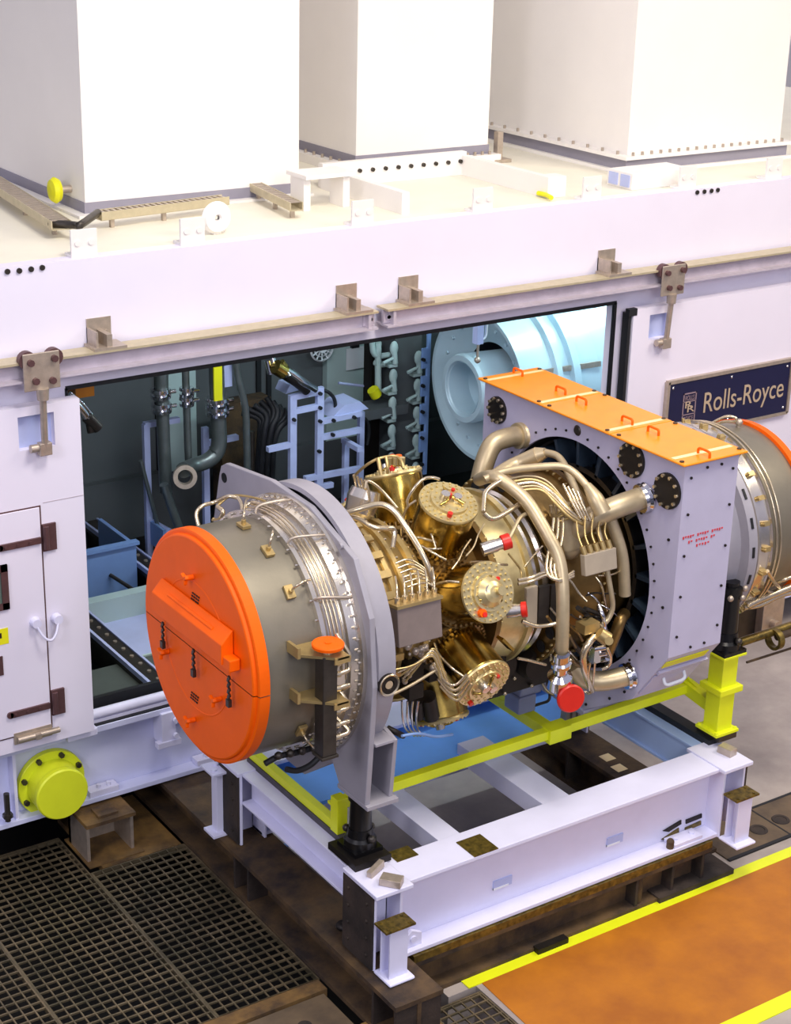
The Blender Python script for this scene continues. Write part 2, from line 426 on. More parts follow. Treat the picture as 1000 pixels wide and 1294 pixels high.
for v in (678, 889):
    p = Y(60, v, DY0)
    f = MB(); f.box(hxr-.32, hxr-.02, DY0-.03, DY0-.012, p.z-.03, p.z+.015); f.cyl((hxr-.32, DY0-.03, p.z-.008), (hxr-.32, DY0-.012, p.z-.008), .024, n=10)
    for k in range(3): f.cyl((hxr-.28+k*.09, DY0-.03, p.z-.008), (hxr-.28+k*.09, DY0-.042, p.z-.008), .012, n=6)
    f.box(hxr+.0, hxr+.1, DY0-.02, DY0, p.z-.1, p.z+.1); f.cyl((hxr+.02, DY0-.03, p.z-.08), (hxr+.02, DY0-.03, p.z+.09), .022, n=8)
    build('hinge', f, M['bronze'], hd)
a = Y(43, 785, DY0); b = Y(70, 780, DY0)
f = MB()
for q in (a, b): f.cyl((q.x, DY0-.012, q.z), (q.x, DY0-.06, q.z), .04, .034, n=14)
f.tube([(a.x, DY0-.05, a.z-.02), (a.x+.03, DY0-.08, a.z-.1), ((a.x+b.x)/2, DY0-.1, a.z-.14), (b.x-.03, DY0-.08, a.z-.1), (b.x, DY0-.05, b.z-.02)], .009)
build('retaining_strap', f, M['white'], hd)
p = Y(45, 925, DY0)
f = MB(); f.box(p.x-.17, p.x+.12, DY0-.02, DY0-.0, p.z-.05, p.z+.04); f.cyl((p.x-.15, DY0-.035, p.z-.01), (p.x+.17, DY0-.035, p.z-.01), .022, n=10); f.box(p.x-.02, p.x+.02, DY0-.07, DY0-.03, p.z-.03, p.z+.01)
build('slide_bolt', f, M['fitting'], hd)
wr = Y(9, 740, DY0); wt = Y(6, 712, DY0).z; wbz = Y(9, 768, DY0).z
f = MB()
for a in ((wr.x-.6, wr.x, wt-.05, wt), (wr.x-.6, wr.x, wbz, wbz+.05), (wr.x-.05, wr.x, wbz, wt), (wr.x-.6, wr.x-.55, wbz, wt)): f.box(a[0], a[1], DY0-.03, DY0-.01, a[2], a[3])
wf = build('window_frame', f, M['bronze'], hd)
build('pane', bx(wr.x-.55, wr.x-.05, DY0-.02, DY0-.012, wbz+.05, wt-.05), M['glass'], wf)
p0 = Y(9, 792, DY0); p1 = Y(9, 812, DY0)
s1 = build('warning_sticker', bx(p0.x-.2, p0.x, DY0-.015, DY0-.012, p1.z, p0.z), M['sticker'], hd)
f = bx(p0.x-.16, p0.x-.05, DY0-.0165, DY0-.015, p0.z-.07, p0.z-.03)
build('sticker_mark', f, M['blackmark'], s1)
p0 = Y(2, 828, DY0); p1 = Y(2, 852, DY0)
build('lower_plate', bx(p0.x-.2, p0.x, DY0-.02, DY0-.012, p1.z, p0.z), M['bronze'], hd)
f = MB(); zz = Y(95, 628, DY0).z; f.box(hxr+.02, XR-.0, DY0-.002, DY0+.001, zz, zz+.006); build('panel_seam', f, M['rail'], g)

g = thing('sliding_door', (7, 3.0, 1.0), 'white sliding door at the right carrying the dark blue sign', 'door')
zt = Y(800, 392, DY0).z; xl = Y(801, 400, DY0).x
hx = Y(834, 412, DY0); pk = (hx.x-.12, hx.x+.12, hx.z-.11, hx.z+.11)
f = MB()
for a in ((xl, pk[0], 1.0, zt), (pk[1], 11, 1.0, zt), (pk[0], pk[1], 1.0, pk[2]), (pk[0], pk[1], pk[3], zt)): f.box(a[0], a[1], DY0, DY1, a[2], a[3])
build('panel', f, M['wall'], g)
build('pocket_back', bx(pk[0]-.01, pk[1]+.01, DY1-.03, DY1, pk[2]-.01, pk[3]+.01), M['shelf'], g)
hanger(g, hx.x+.02, hx.z+.42)
f = MB(); f.box(xl-.045, xl-.015, DY0+.01, DY1, 1.0, zt-.03); f.obox((xl-.01, DY0+.02, zt-.02), (.09, .05, .06)); build('edge_seal', f, M['rubber'], g)

# ---- sign
sy = DY0-.03
tl, bl, tr = Y(845, 484, sy), Y(846, 540, sy), Y(1000, 453.5, sy)
sx0, sx1 = tl.x, Y(999, 480, sy).x; sz1 = (tl.z+tr.z)/2; sz0 = Y(1000, 520, sy).z
g = thing('name_sign', ((sx0+sx1)/2, sy+.02, sz0), 'dark blue name sign with bronze lettering on the right sliding door', 'sign')
build('sign_panel', bx(sx0, sx1, sy, sy+.03, sz0, sz1), M['navy'], g)
f = MB()
for a in ((sx0, sx1, sz1-.02, sz1+.012), (sx0, sx1, sz0-.012, sz0+.015), (sx0-.012, sx0+.018, sz0, sz1), (sx1-.018, sx1+.012, sz0, sz1)): f.box(a[0], a[1], sy-.012, sy+.03, a[2], a[3])
build('sign_frame', f, M['fitting'], g)
f = MB()
for x in (sx0+.06, (sx0+sx1)/2, sx1-.06):
    for z in (sz0+.06, sz1-.06): f.sphere((x, sy, z), .014, 8, 6)
build('screw', f, M['chrome'], g)
def text(name, s, p, h, m, parent, xscale=1, width=None, rot=(PI/2, 0, 0), ext=.004, sp=1):
    cu = bpy.data.curves.new(name, 'FONT'); cu.body = s; cu.size = 1; cu.extrude = .0; cu.space_character = sp
    t = bpy.data.objects.new('tmp', cu); COL.objects.link(t)
    bpy.context.view_layer.update()
    me = bpy.data.meshes.new_from_object(t.evaluated_get(bpy.context.evaluated_depsgraph_get()))
    bpy.data.objects.remove(t)
    xs = [v.co.x for v in me.vertices]; ys = [v.co.y for v in me.vertices]
    w = max(xs)-min(xs); kx = (width/w) if width else h*xscale
    x0 = min(xs)
    for v in me.vertices: v.co = Vector(((v.co.x-x0)*kx, v.co.y*h, 0))
    bm = bmesh.new(); bm.from_mesh(me)
    r = bmesh.ops.extrude_face_region(bm, geom=bm.faces[:])
    bmesh.ops.translate(bm, verts=[q for q in r['geom'] if isinstance(q, bmesh.types.BMVert)], vec=(0, 0, ext))
    bmesh.ops.recalc_face_normals(bm, faces=bm.faces); bm.to_mesh(me); bm.free()
    me.name = name; me.materials.clear(); me.materials.append(m)
    o = bpy.data.objects.new(name, me); COL.objects.link(o); o.parent = parent
    o.location = Vector(p)-Vector(WL[parent.name]); o.rotation_euler = rot
    return o
t0 = Y(888, 520, sy); t1 = Y(989, 502, sy); ty = Y(906, 507, sy)
base = (sz0+sz1)/2-.1
b0 = Y(888.5, 521.5, sy)
text('lettering', 'Rolls-Royce', (b0.x, sy-.002, b0.z), .27, M['letter'], g, width=Y(989, 501, sy).x-b0.x)
# badge: upright rounded frame, name bands and interlocked double letter
l0 = Y(861, 534, sy); l1 = Y(880, 495, sy)
bx0, bx1 = l0.x, Y(879, 515, sy).x; bz1 = Y(880, 494.5, sy).z; bz0 = bz1-(bx1-bx0)*1.78
f = MB(); t = .012
for a in ((bx0, bx1, bz1-t, bz1), (bx0, bx1, bz0, bz0+t), (bx0, bx0+t, bz0, bz1), (bx1-t, bx1, bz0, bz1), (bx0, bx1, bz1-.085, bz1-.085+t*.7), (bx0, bx1, bz0+.075, bz0+.075+t*.7)): f.box(a[0], a[1], sy-.004, sy, a[2], a[3])
build('badge_frame', f, M['logo'], g)
hw = bx1-bx0
text('badge_lettering', 'ROLLS', (bx0+.025, sy-.001, bz1-.068), .062, M['logo'], g, width=hw-.05)
text('badge_lettering', 'ROYCE', (bx0+.025, sy-.001, bz0+.02), .062, M['logo'], g, width=hw-.05)
mh = bz1-bz0-.2
text('monogram_letter', 'R', (bx0+.03, sy-.001, bz0+.14), mh*1.1, M['letter'], g, width=hw*.52)
text('monogram_letter', 'R', (bx0+hw*.36, sy-.003, bz0+.1), mh*1.1, M['letter'], g, width=hw*.54)
# ================================================================== ROOF
RZ = 4.55
def duct(x0, x1, y0, y1, label, m, zl=.16, boltn=(18, 16), low=False):
    g = thing('roof_duct', ((x0+x1)/2, (y0+y1)/2, RZ), label, 'duct')
    build('duct_wall', bx(x0, x1, y0, y1, RZ+zl, 9.5), m, g)
    e = .09
    if low:
        f = MB(); f.box(x0-e, x1+e, y0-e, y1+e, RZ, RZ+zl-.08)
        build('base_flange', f, M['cream'], g); build('base_neck_shadow', bx(x0-.01, x1+.01, y0-.01, y1+.01, RZ+zl-.08, RZ+zl), M['neck'], g)
    else:
        f = MB(); f.box(x0-e, x1+e, y0-e, y1+e, RZ+zl-.03, RZ+zl); f.box(x0-e, x1+e, y0-e, y1+e, RZ, RZ+.03)
        build('base_flange', f, M['cream'], g); build('base_neck_shadow', bx(x0-.05, x1+.05, y0-.05, y1+.05, RZ+.03, RZ+zl-.03), M['neck'], g)
    if not boltn[0]: return g
    if low: zl -= .08
    pts = [(x0-.03+(x1-x0+.06)*(i+.5)/boltn[0], y0-.05, RZ+zl) for i in range(boltn[0])]+[(x0-.05, y0-.03+(y1-y0+.06)*(i+.5)/boltn[1], RZ+zl) for i in range(boltn[1])]
    bolt_list('flange_bolt', pts, (0, 0, 1), .014, .03, M['fitting'], g)
    return g
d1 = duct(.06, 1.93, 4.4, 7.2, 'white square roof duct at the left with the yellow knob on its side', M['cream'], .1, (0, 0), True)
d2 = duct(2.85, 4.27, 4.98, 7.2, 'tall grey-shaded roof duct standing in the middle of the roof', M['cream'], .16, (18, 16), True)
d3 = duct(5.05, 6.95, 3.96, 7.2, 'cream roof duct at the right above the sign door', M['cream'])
p = X(74, 240, -.04)
g = thing('duct_knob', (-.02, p.y, p.z), 'yellow round knob on the side of the left roof duct', 'knob')
f = MB(); f.lathe([(0, .03), (.1, .03)], (.06, p.y, p.z), (-1, 0, 0), 12); build('stem', f, M['fitting'], g)
f = MB(); f.lathe([(.1, .03), (.1, .085), (.13, .1), (.16, .08), (.17, .03)], (.06, p.y, p.z), (-1, 0, 0), 20, False, True); build('knob_head', f, M['sticker'], g)
def tray(label, a, b, w=.14):
    a, b = Vector(a), Vector(b)
    g = thing('cable_tray', (a+b)/2-Vector((0, 0, .06)), label, 'cable tray')
    d = (b-a).normalized(); s = Vector((-d.y, d.x, 0))
    f = MB(); f.bar(a, b, .012, w) if abs(d.x) < .5 else f.bar(a, b, w, .012)
    f = MB()
    R = Matrix((d, s, Vector((0, 0, 1)))).transposed(); L = (b-a).length; c = (a+b)/2
    f.obox(c, (L, w, .008), R); f.obox(c+s*w/2+Vector((0, 0, .03)), (L, .008, .06), R); f.obox(c-s*w/2+Vector((0, 0, .03)), (L, .008, .06), R)
    build('channel', f, M['railtop'], g)
    f = MB()
    for i in range(int(L/.05)): f.obox(a+d*(.03+i*.05)+Vector((0, 0, .055)), (.022, w*.95, .006), R)
    build('rungs', f, M['fitting'], g)
    f = MB()
    for k in (.1, .5, .9): f.obox(a+d*L*k-Vector((0, 0, .035)), (.03, .03, .07), R)
    build('foot', f, M['fitting'], g)
    return g
a0 = Z(-10, 233, RZ+.07); a1 = Z(78, 290, RZ+.07)
tray('slotted cable tray along the left side of the left roof duct', (a0.x, a0.y, RZ+.07), (a1.x, a1.y, RZ+.07))
b0 = Z(124, 272, RZ+.1); b1 = Z(285, 252, RZ+.1)
tray('straight cable tray in front of the left roof duct', (b0.x, b0.y, RZ+.07), (b1.x, b1.y, RZ+.07), .1)
c0 = Z(322, 240, RZ+.07); c1 = Z(375, 266, RZ+.07)
tray('short cable tray beside the middle roof duct', (c0.x, c0.y, RZ+.07), (c1.x, c1.y, RZ+.07), .1)
f = MB(); f.tube([a1+Vector((-.05, .1, .03)), a1+Vector((.1, -.05, .03)), Z(100, 286, RZ+.12), b0+Vector((0, 0, .02))], .028, 8)
o = build('conduit_hose', f, M['gun']); tag(o, 'grey flexible hose joining two cable trays on the roof', 'hose')
# roof lug tabs standing on the roof edge
for (u, v), nth in zip(((106, 314), (243, 298), (458, 270), (610, 255), (748, 240), (869, 228), (978, 218)), ('leftmost', 'second from left', 'third from left', 'middle', 'third from right', 'second from right', 'rightmost')):
    p = Y(u, v, WY+.05)
    f = MB(); f.box(p.x-.095, p.x+.095, WY+.04, WY+.06, RZ, RZ+.19); f.box(p.x-.095, p.x+.095, WY+.06, WY+.16, RZ, RZ+.02)
    for dx in (-.05, .05): f.cyl((p.x+dx, WY+.045, RZ+.1), (p.x+dx, WY+.033, RZ+.1), .022, n=8)
    o = build('roof_tab', f, M['cream'])
    tag(o, 'small white two hole lug tab along the front roof edge, %s' % nth, 'tab', 'roof edge tabs')
# curb of a roof hatch and boxes
p0 = Z(482, 246, RZ); p1 = Z(600, 230, RZ)
g = thing('roof_curb', ((p0.x+p1.x)/2, 3.9, RZ), 'low open roof frame of pale channel in front of the middle duct', 'frame')
f = MB(); xa, xb = 2.25, 3.72
f.box(xa, xb, 4.55, 4.62, RZ, RZ+.2); f.box(xa-.02, xa+.05, 3.35, 4.55, RZ, RZ+.17); f.box(xb-.05, xb+.02, 3.5, 4.55, RZ, RZ+.17); f.box(xb-.05, xb+.14, 3.35, 3.5, RZ, RZ+.17)
build('channel', f, M['cream'], g)
f = MB()
for i in range(11): f.cyl((xa+.1+i*.13, 4.55, RZ+.12), (xa+.1+i*.13, 4.53, RZ+.12), .018, n=8)
build('bolts', f, M['gun'], g)
p = Z(795, 238, RZ); g = thing('roof_box', (p.x+.2, 3.45, RZ), 'low white cable box on the roof edge below the right duct', 'box')
build('box_body', bx(p.x-.05, p.x+.62, 3.3, 3.62, RZ, RZ+.14), M['cream'], g, .004)
f = MB()
for k in range(2): f.box(p.x-.06, p.x-.05, 3.33+k*.15, 3.44+k*.15, RZ+.02, RZ+.12)
build('gland_plate', f, M['shelf'], g)
p = Z(304, 290, RZ+.1); f = MB(); f.lathe([(0, .02), (.0, .11), (.02, .12), (.05, .1), (.05, .03), (.03, .02)], (p.x, 3.4, RZ+.12), (0, -1, 0), 24); f.box(p.x-.03, p.x+.03, 3.37, 3.42, RZ, RZ+.1)
o = build('vent_disc', f, M['cream']); tag(o, 'white round disc fitting standing near the roof edge below the left duct', 'disc')
p = Z(690, 247, RZ+.02); f = MB(); f.tube([Z(680, 244, RZ+.03), Z(690, 246, RZ+.03), Z(697, 250, RZ+.03)], .02); o = build('lifting_strap', f, M['sticker']); tag(o, 'short yellow strap lying on the roof left of the white cable box', 'strap')
p = Y(402, 245, 3.9)
g = thing('roof_stool', (p.x, 3.9, RZ), 'small square white roof stand beside the short cable tray', 'stand')
build('stand_top', bx(p.x-.2, p.x+.25, 3.75, 4.05, RZ+.25, RZ+.28), M['cream'], g); 
for dx in (-.16, .2):
    build('leg', bx(p.x+dx-.03, p.x+dx+.03, 3.8, 4.0, RZ, RZ+.25), M['cream'], g)
p = Z(625, 205, RZ)
p = Z(629, 204, RZ); f = MB(); f.box(p.x-.03, p.x+.03, p.y-.03, p.y+.03, RZ, RZ+.27); f.box(p.x-.09, p.x+.09, p.y-.09, p.y+.09, RZ, RZ+.03); o = build('roof_post', f, M['fitting']); tag(o, 'brown upright post between the middle and right roof ducts', 'post')

# ================================================================== INSIDE THE ENCLOSURE
FZ = .62
# tracks running into the enclosure
for x, l in ((.16, 'steel floor track inside the enclosure nearest the left door'), (1.15, 'steel floor track inside the enclosure running to the back wall')):
    g = thing('floor_track', (x, 5.1, FZ), l, 'track', 'floor tracks')
    f = MB(); f.box(x-.1, x+.1, 3.3, 7.1, .9, .94); f.box(x-.02, x+.02, 3.3, 7.1, FZ, .9); build('track_beam', f, M['gun'], g)
    f = MB(); f.box(x-.1, x-.075, 3.3, 7.1, .94, .985); f.box(x+.08, x+.1, 3.3, 7.1, .94, .955); build('track_lip', f, M['shelf'], g)
    f = MB()
    for i in range(22): f.cyl((x+.03, 3.5+i*.16, .94), (x+.03, 3.5+i*.16, .952), .018, n=6)
    build('track_bolts', f, M['fitting'], g)
f = bx(.3, 3, 5.2, 7.1, FZ, .66); o = build('floor_mesh_panel', f, M['iron']); tag(o, 'dark floor panel at the back of the enclosure beyond the blue post', 'panel')
f = bx(-.74, 1.0, 3.33, 4.15, .86, .9); o = build('floor_mat', f, M['matgreen']); tag(o, 'dark grey green mat just inside the enclosure opening', 'mat')
g = thing('drip_pan', (.7, 4.9, FZ), 'pale grey drip pan between the floor tracks inside the enclosure', 'pan')
f = MB(); f.box(.28, 1.03, 4.2, 5.3, FZ+.06, FZ+.09); build('pan_floor', f, M['shelf'], g)
build('pan_rim', bx(.25, 1.05, 5.3, 5.42, FZ, .93), M['innerlt'], g); build('pan_rim', bx(.25, 1.05, 4.18, 4.2, FZ, .9), M['innerlt'], g)
g = thing('blue_post', (.75, 5.85, FZ), 'blue steel post standing behind the pale drip pan', 'post')
f = MB(); f.box(.5, 1.02, 5.75, 5.79, FZ, 1.2); f.box(.98, 1.02, 5.79, 6.5, FZ, 1.2); build('post_web', f, M['bluebox'], g, .004)
f = MB(); f.box(.44, 1.04, 5.72, 5.8, 1.2, 1.23); build('post_cap', f, M['bluebox'], g)
f = MB(); f.cyl((.75, 5.75, .95), (.85, 5.5, .88), .018, n=8); build('post_bolt', f, M['gun'], g)
f = bx(.05, .44, 5.6, 6.0, FZ, 1.12); o = build('dark_cabinet', f, M['rubber']); tag(o, 'black box beside the blue post behind the left door', 'box')
def at(u, v, y): return Y(u, v, y)
def frame_bars(g, name, segs, y, w, m, d=.05):
    for (u0, v0, u1, v1) in segs:
        a, b = at(u0, v0, y), at(u1, v1, y)
        f = MB()
        if abs(u1-u0) < abs(v1-v0)*.35:
            x = (a.x+b.x)/2; f.box(x-w/2, x+w/2, y-d/2, y+d/2, min(a.z, b.z), max(a.z, b.z))
        else:
            f.bar(a, b, d, w) if False else f.bar(a, b, w, d)
        build(name, f, m, g)
# rack at the left
g = thing('pipe_rack', (at(190, 650, 6.2).x, 6.2, FZ), 'pale blue angle rack around the tall pipes at the left inside', 'rack')
frame_bars(g, 'upright', [(184, 536, 190, 724), (258, 540, 263, 712)], 6.2, .06, M['shelf'])
frame_bars(g, 'cross_bar', [(182, 537, 226, 530), (186, 656, 216, 672), (262, 560, 300, 552)], 6.2, .06, M['shelf'])
f = MB(); a = at(188, 655, 6.2); f.box(a.x, a.x+.5, 5.9, 6.3, a.z-.25, a.z-.22); f.box(a.x, a.x+.5, 5.9, 5.93, a.z-.22, a.z-.1); f.box(a.x, a.x+.03, 5.9, 6.3, a.z-.22, a.z-.02); build('rack_tray', f, M['bluebox'], g)
def pipe_thing(name, label, path, y, r, m, clamps=(), cat='pipe', rnd=.18, dy=None):
    P = [at(u, v, y+(dy[i] if dy else 0)) for i, (u, v) in enumerate(path)]
    g = thing(name, P[-1], label, cat)
    f = MB(); f.tube(P, r, 14, rnd); build('pipe_run', f, m, g)
    for (u, v, k) in clamps:
        c = at(u, v, y)
        f = MB(); f.lathe([(0, r), (0, r+.03), (.03, r+.035), (.03, r+.01), (.06, r+.01), (.06, r+.035), (.09, r+.03), (.09, r)], (c.x, c.y, c.z-.045), (0, 0, 1), 18); f.cyl((c.x+r+.02, c.y, c.z), (c.x+r+.09, c.y, c.z), .02, n=6)
        build('clamp', f, M['chrome'], g)
    return g
pipe_thing('vertical_pipe', 'thick grey standpipe inside the left rack', [(203, 452), (206, 540), (210, 622)], 6.0, .062, M['tealpipe'], [(203, 497, 0), (204, 515, 0)])
pipe_thing('vertical_pipe', 'thin standpipe second from the left inside the enclosure', [(234, 450), (236, 520), (239, 600)], 6.0, .035, M['tealpipe'], [(236, 495, 0), (236, 507, 0)])
pipe_thing('raking_pipe', 'teal grey pipe leaning down to the right below the thick standpipe', [(207, 612), (252, 742)], 5.8, .042, M['tealpipe'])
pipe_thing('raking_pipe', 'slim inclined tube between the left rack and the thick standpipe', [(178, 582), (216, 728)], 6.1, .02, M['tealpipe'])
g = pipe_thing('elbow_pipe', 'large bent grey pipe with open end facing the opening', [(273, 450), (276, 530), (278, 566), (266, 582), (240, 590), (232, 594)], 5.9, .075, M['tealpipe'], [(275, 508, 0), (275, 519, 0)], rnd=.25, dy=[0, 0, 0, 0, 0, -.15])
c = at(233, 602, 5.7); f = MB(); f.lathe([(0, .06), (0, .11), (.06, .11), (.06, .07), (.0, .06)], c, (-.3, -.9, .2), 24); build('open_flange', f, M['fitting'], g)
pipe_thing('bent_pipe', 'slim grey pipe kinked halfway beside the dark hoses', [(297, 450), (300, 478), (311, 512), (313, 600)], 5.8, .035, M['tealpipe'])
pipe_thing('vertical_pipe', 'grey tube standing right of the kinked pipe', [(318, 545), (318, 602)], 5.9, .03, M['gun'])
f = MB(); a = at(273, 446, 5.82); b = at(274, 505, 5.82); f.box(a.x-.045, a.x+.04, 5.78, 5.8, b.z, a.z); o = build('marker_strip', f, M['sticker']); tag(o, 'yellow green upright strip on the large bent pipe', 'strip')
f = MB(); a = at(285, 446, 5.9); b = at(286, 487, 5.9); f.box(a.x-.05, a.x+.04, 5.85, 5.92, b.z, a.z); o = build('hanging_plate', f, M['shelf']); tag(o, 'pale violet hanging plate right of the yellow green strip', 'plate')
f = MB(); a = at(297, 525, 6.6); f.box(a.x-.2, a.x+.35, 6.5, 6.7, FZ, at(297, 505, 6.6).z); o = build('brown_cabinet', f, M['rust']); tag(o, 'brown cabinet behind the kinked pipe', 'cabinet')
# right rack
g = thing('tube_rack', (at(390, 600, 5.6).x, 5.6, FZ), 'pale blue bolted rack of square tube in the middle of the enclosure', 'rack')
frame_bars(g, 'upright', [(370, 499, 369, 640), (404, 489, 403, 640)], 5.6, .07, M['shelf'])
frame_bars(g, 'cross_bar', [(369, 502, 403, 495), (370, 520, 404, 513), (338, 568, 370, 561), (404, 553, 456, 543), (404, 533, 456, 522), (385, 605, 455, 592), (385, 618, 420, 612)], 5.6, .055, M['shelf'])
frame_bars(g, 'upright', [(456, 520, 455, 640), (437, 560, 436, 640)], 5.75, .055, M['shelf'])
f = MB(); f.bar(at(434, 556, 5.75), at(455, 568, 5.4), .05, .05); build('brace', f, M['shelf'], g)
for (u, v) in ((404, 497), (404, 515), (404, 532), (403, 570), (371, 530), (421, 531), (447, 527), (420, 549)):
    c = at(u, v, 5.57); f = MB(); f.cyl((c.x, 5.58, c.z), (c.x, 5.54, c.z), .018, n=6); build('rack_bolt', f, M['rubber'], g)
f = MB(); a = at(437, 517, 5.7); f.prism([(a.x-.22, a.z-.03), (a.x+.2, a.z-.0), (a.x+.1, a.z+.09), (a.x-.08, a.z+.08)], 1, 5.6, 5.9); build('hood', f, M['shelf'], g)
f = MB(); a = at(372, 490, 5.7); f.prism([(a.x-.12, a.z-.03), (a.x+.12, a.z-.0), (a.x+.06, a.z+.05), (a.x-.08, a.z+.05)], 1, 5.65, 5.85); build('hood', f, M['shelf'], g)
# dark hoses fanning down
for i in range(9):
    u = 322+i*5.2
    f = MB(); y = 5.9-.03*(i % 3)
    f.tube([at(u-6+(i-4)*2.5, 502+abs(i-4)*5, y), at(u+6-(i-4)*.5, 520+abs(i-4)*2, y-.06), at(338+(i-4)*2.2, 545, y-.08), at(334+(i-4)*2.4, 605, y)], .03, 8)
    o = build('black_hose', f, M['rubber']); tag(o, 'black hose in the bunch drooping left of the bolted pale blue rack', 'hose', 'black hose bunch')
pipe_thing('loop_hose', 'dark hose looping right of the tall rack upright', [(404, 492), (416, 495), (424, 505), (424, 520)], 5.7, .018, M['rubber'], cat='hose')
pipe_thing('loop_hose', 'dark hose looping right of the low rack section', [(456, 527), (464, 530), (467, 545), (464, 562)], 5.8, .018, M['rubber'], cat='hose')
g = thing('chrome_hose_coupling', at(345, 470, 5.5), 'shiny coupling with chrome hose reaching down to the tall rack', 'coupling')
f = MB(); f.tube([at(362, 468, 5.5), at(372, 474, 5.5), at(384, 484, 5.5), at(398, 492, 5.55)], .04, 12); build('hose', f, M['chrome'], g)
f = MB(); f.tube([at(360, 474, 5.52), at(374, 482, 5.52), at(388, 494, 5.55)], .045, 12); build('sleeve', f, M['iron'], g)
f = MB()
for i in range(4): f.cyl(at(344+i*5, 452+i*4, 5.5), at(350+i*5, 470+i*2, 5.45), .03, n=10)
f.cyl(at(338, 455, 5.5), at(342, 472, 5.5), .03, n=10); build('coupling_body', f, M['chrome'], g)
f = MB(); f.cyl(at(348, 463, 5.4), at(359, 470, 5.4), .07, n=8); f.cyl(at(355, 458, 5.4), at(360, 464, 5.4), .04, n=8); build('brass_nut', f, M['gold'], g)
# hose nozzle at the top left
g = thing('hose_nozzle', at(110, 520, 3.9), 'chrome hose nozzle poking out behind the left sliding door', 'nozzle')
f = MB(); f.tube([at(86, 503, 3.9), at(98, 512, 3.9), at(112, 530, 3.9)], .032, 12); f.tube([at(88, 497, 3.95), at(104, 510, 3.95), at(115, 524, 3.95)], .018, 10); build('hose', f, M['chrome'], g)
f = MB(); f.cyl(at(110, 527, 3.9), at(124, 541, 3.9), .045, n=14); f.cyl(at(113, 536, 3.9), at(115, 546, 3.9), .03, n=8); build('nozzle_tip', f, M['gun'], g)
a, b = at(92, 488, 4.2), at(116, 498, 4.2); o = build('amber_beacon', bx(a.x, b.x, 4.15, 4.3, b.z, a.z), M['orangefl']); tag(o, 'small amber box under the top left corner of the opening', 'box')
# fan disc, notice
c = at(409, 441, 7.0); g = thing('fan_guard', (c.x, 7.0, c.z-.15), 'round white spoked fan guard cut by the top of the opening', 'fan guard')
f = MB(); f.lathe([(0, .13), (.02, .145), (.04, .13), (0, .13)], (c.x, 7.05, c.z), (0, -1, 0), 32); f.lathe([(0, .09), (.02, .095), (.03, .085), (0, .09)], (c.x, 7.05, c.z), (0, -1, 0), 32); build('guard_ring', f, M['paper'], g)
for i in range(12):
    a = PI*i/6; f = MB(); f.bar((c.x+.035*math.cos(a), 7.03, c.z+.035*math.sin(a)), (c.x+.13*math.cos(a), 7.03, c.z+.13*math.sin(a)), .012, .012); build('spoke', f, M['paper'], g)
f = MB(); f.cyl((c.x, 7.06, c.z), (c.x, 7.0, c.z), .045, n=20); build('hub', f, M['paper'], g)
a, b = at(438, 441, 7.065), at(463, 464, 7.065); o = build('notice', bx(a.x, b.x, 7.06, 7.07, b.z, a.z), M['paper']); tag(o, 'white notice sheet on the back wall of the enclosure', 'notice')
o = build('notice_holder', bx(a.x+.06, b.x-.1, 7.05, 7.09, a.z+.0, a.z+.08), M['rubber']); tag(o, 'dark clip holding the white notice sheet', 'clip')
pipe_thing('lever_rod', 'thin pale rod on the back wall below the white notice', [(428, 484), (478, 490)], 6.6, .014, M['shelf'], cat='rod', rnd=None)
# valve column
g = thing('valve_cabinet', (at(515, 580, 6.2).x, 6.2, FZ), 'tall dark cabinet with rows of pale levers left of the round inlet', 'cabinet')
a, b = at(500, 412, 6.2), at(528, 600, 6.2); build('cabinet_body', bx(a.x, b.x, 6.2, 6.6, FZ, 4.2), M['inner'], g)
f = MB(); a, b = at(478, 412, 6.35), at(500, 600, 6.35); build('side_panel', bx(a.x, b.x, 6.45, 6.6, FZ, 4.2), M['iron'], g)
for col, (u, y) in enumerate(((498, 6.12), (529, 6.12))):
    for i in range(5):
        v = 440+i*35-(col*-12)
        c = at(u-i*.9, v, y)
        f = MB(); f.sphere(c, .05, 10, 6, (1, .6, 1.5)); f.cyl(c+Vector((0, .0, -.1)), c+Vector((-.14, -.02, -.13)), .018, n=8); f.cyl(c+Vector((.0, .0, .0)), c+Vector((.02, .0, -.16)), .03, n=8)
        f.box(c.x-.05, c.x+.05, c.y, c.y+.1, c.z-.2, c.z-.17)
        build('lever', f, M['innerlt'], g)
g = thing('blue_plate_strip', (at(540, 500, 5.9).x, 5.9, FZ), 'scalloped pale blue strip between the cabinet and the round inlet', 'strip')
f = MB(); x0 = at(533, 480, 5.9).x; x1 = at(544, 480, 5.9).x; zt = at(540, 405, 5.9).z; f.box(x0+.06, x1, 5.9, 5.93, at(538, 600, 5.9).z, zt)
for i in range(4):
    z1 = at(538, 440+i*35, 5.9).z; z0 = at(538, 466+i*35, 5.9).z; f.box(x0, x0+.08, 5.9, 5.93, z0, z1)
build('strip_plate', f, M['bluebox'], g, .01)
for i in range(5): 
    c = at(536-i*.5, 455+i*33, 5.87); f = MB(); f.cyl((c.x, 5.9, c.z), (c.x, 5.86, c.z), .018, n=6); build('strip_bolt', f, M['rubber'], g)
g = thing('green_valve', at(478, 500, 6.3), 'small green hand valve with pipework on the back of the enclosure', 'valve')
f = MB(); f.tube([at(470, 430, 6.3), at(472, 452, 6.3), at(497, 447, 6.3)], .03, 8); f.tube([at(474, 458, 6.3), at(486, 462, 6.3), at(500, 456, 6.3)], .03, 8); f.tube([at(478, 432, 6.3), at(478, 500, 6.3)], .035, 8); build('pipework', f, M['innerlt'], g)
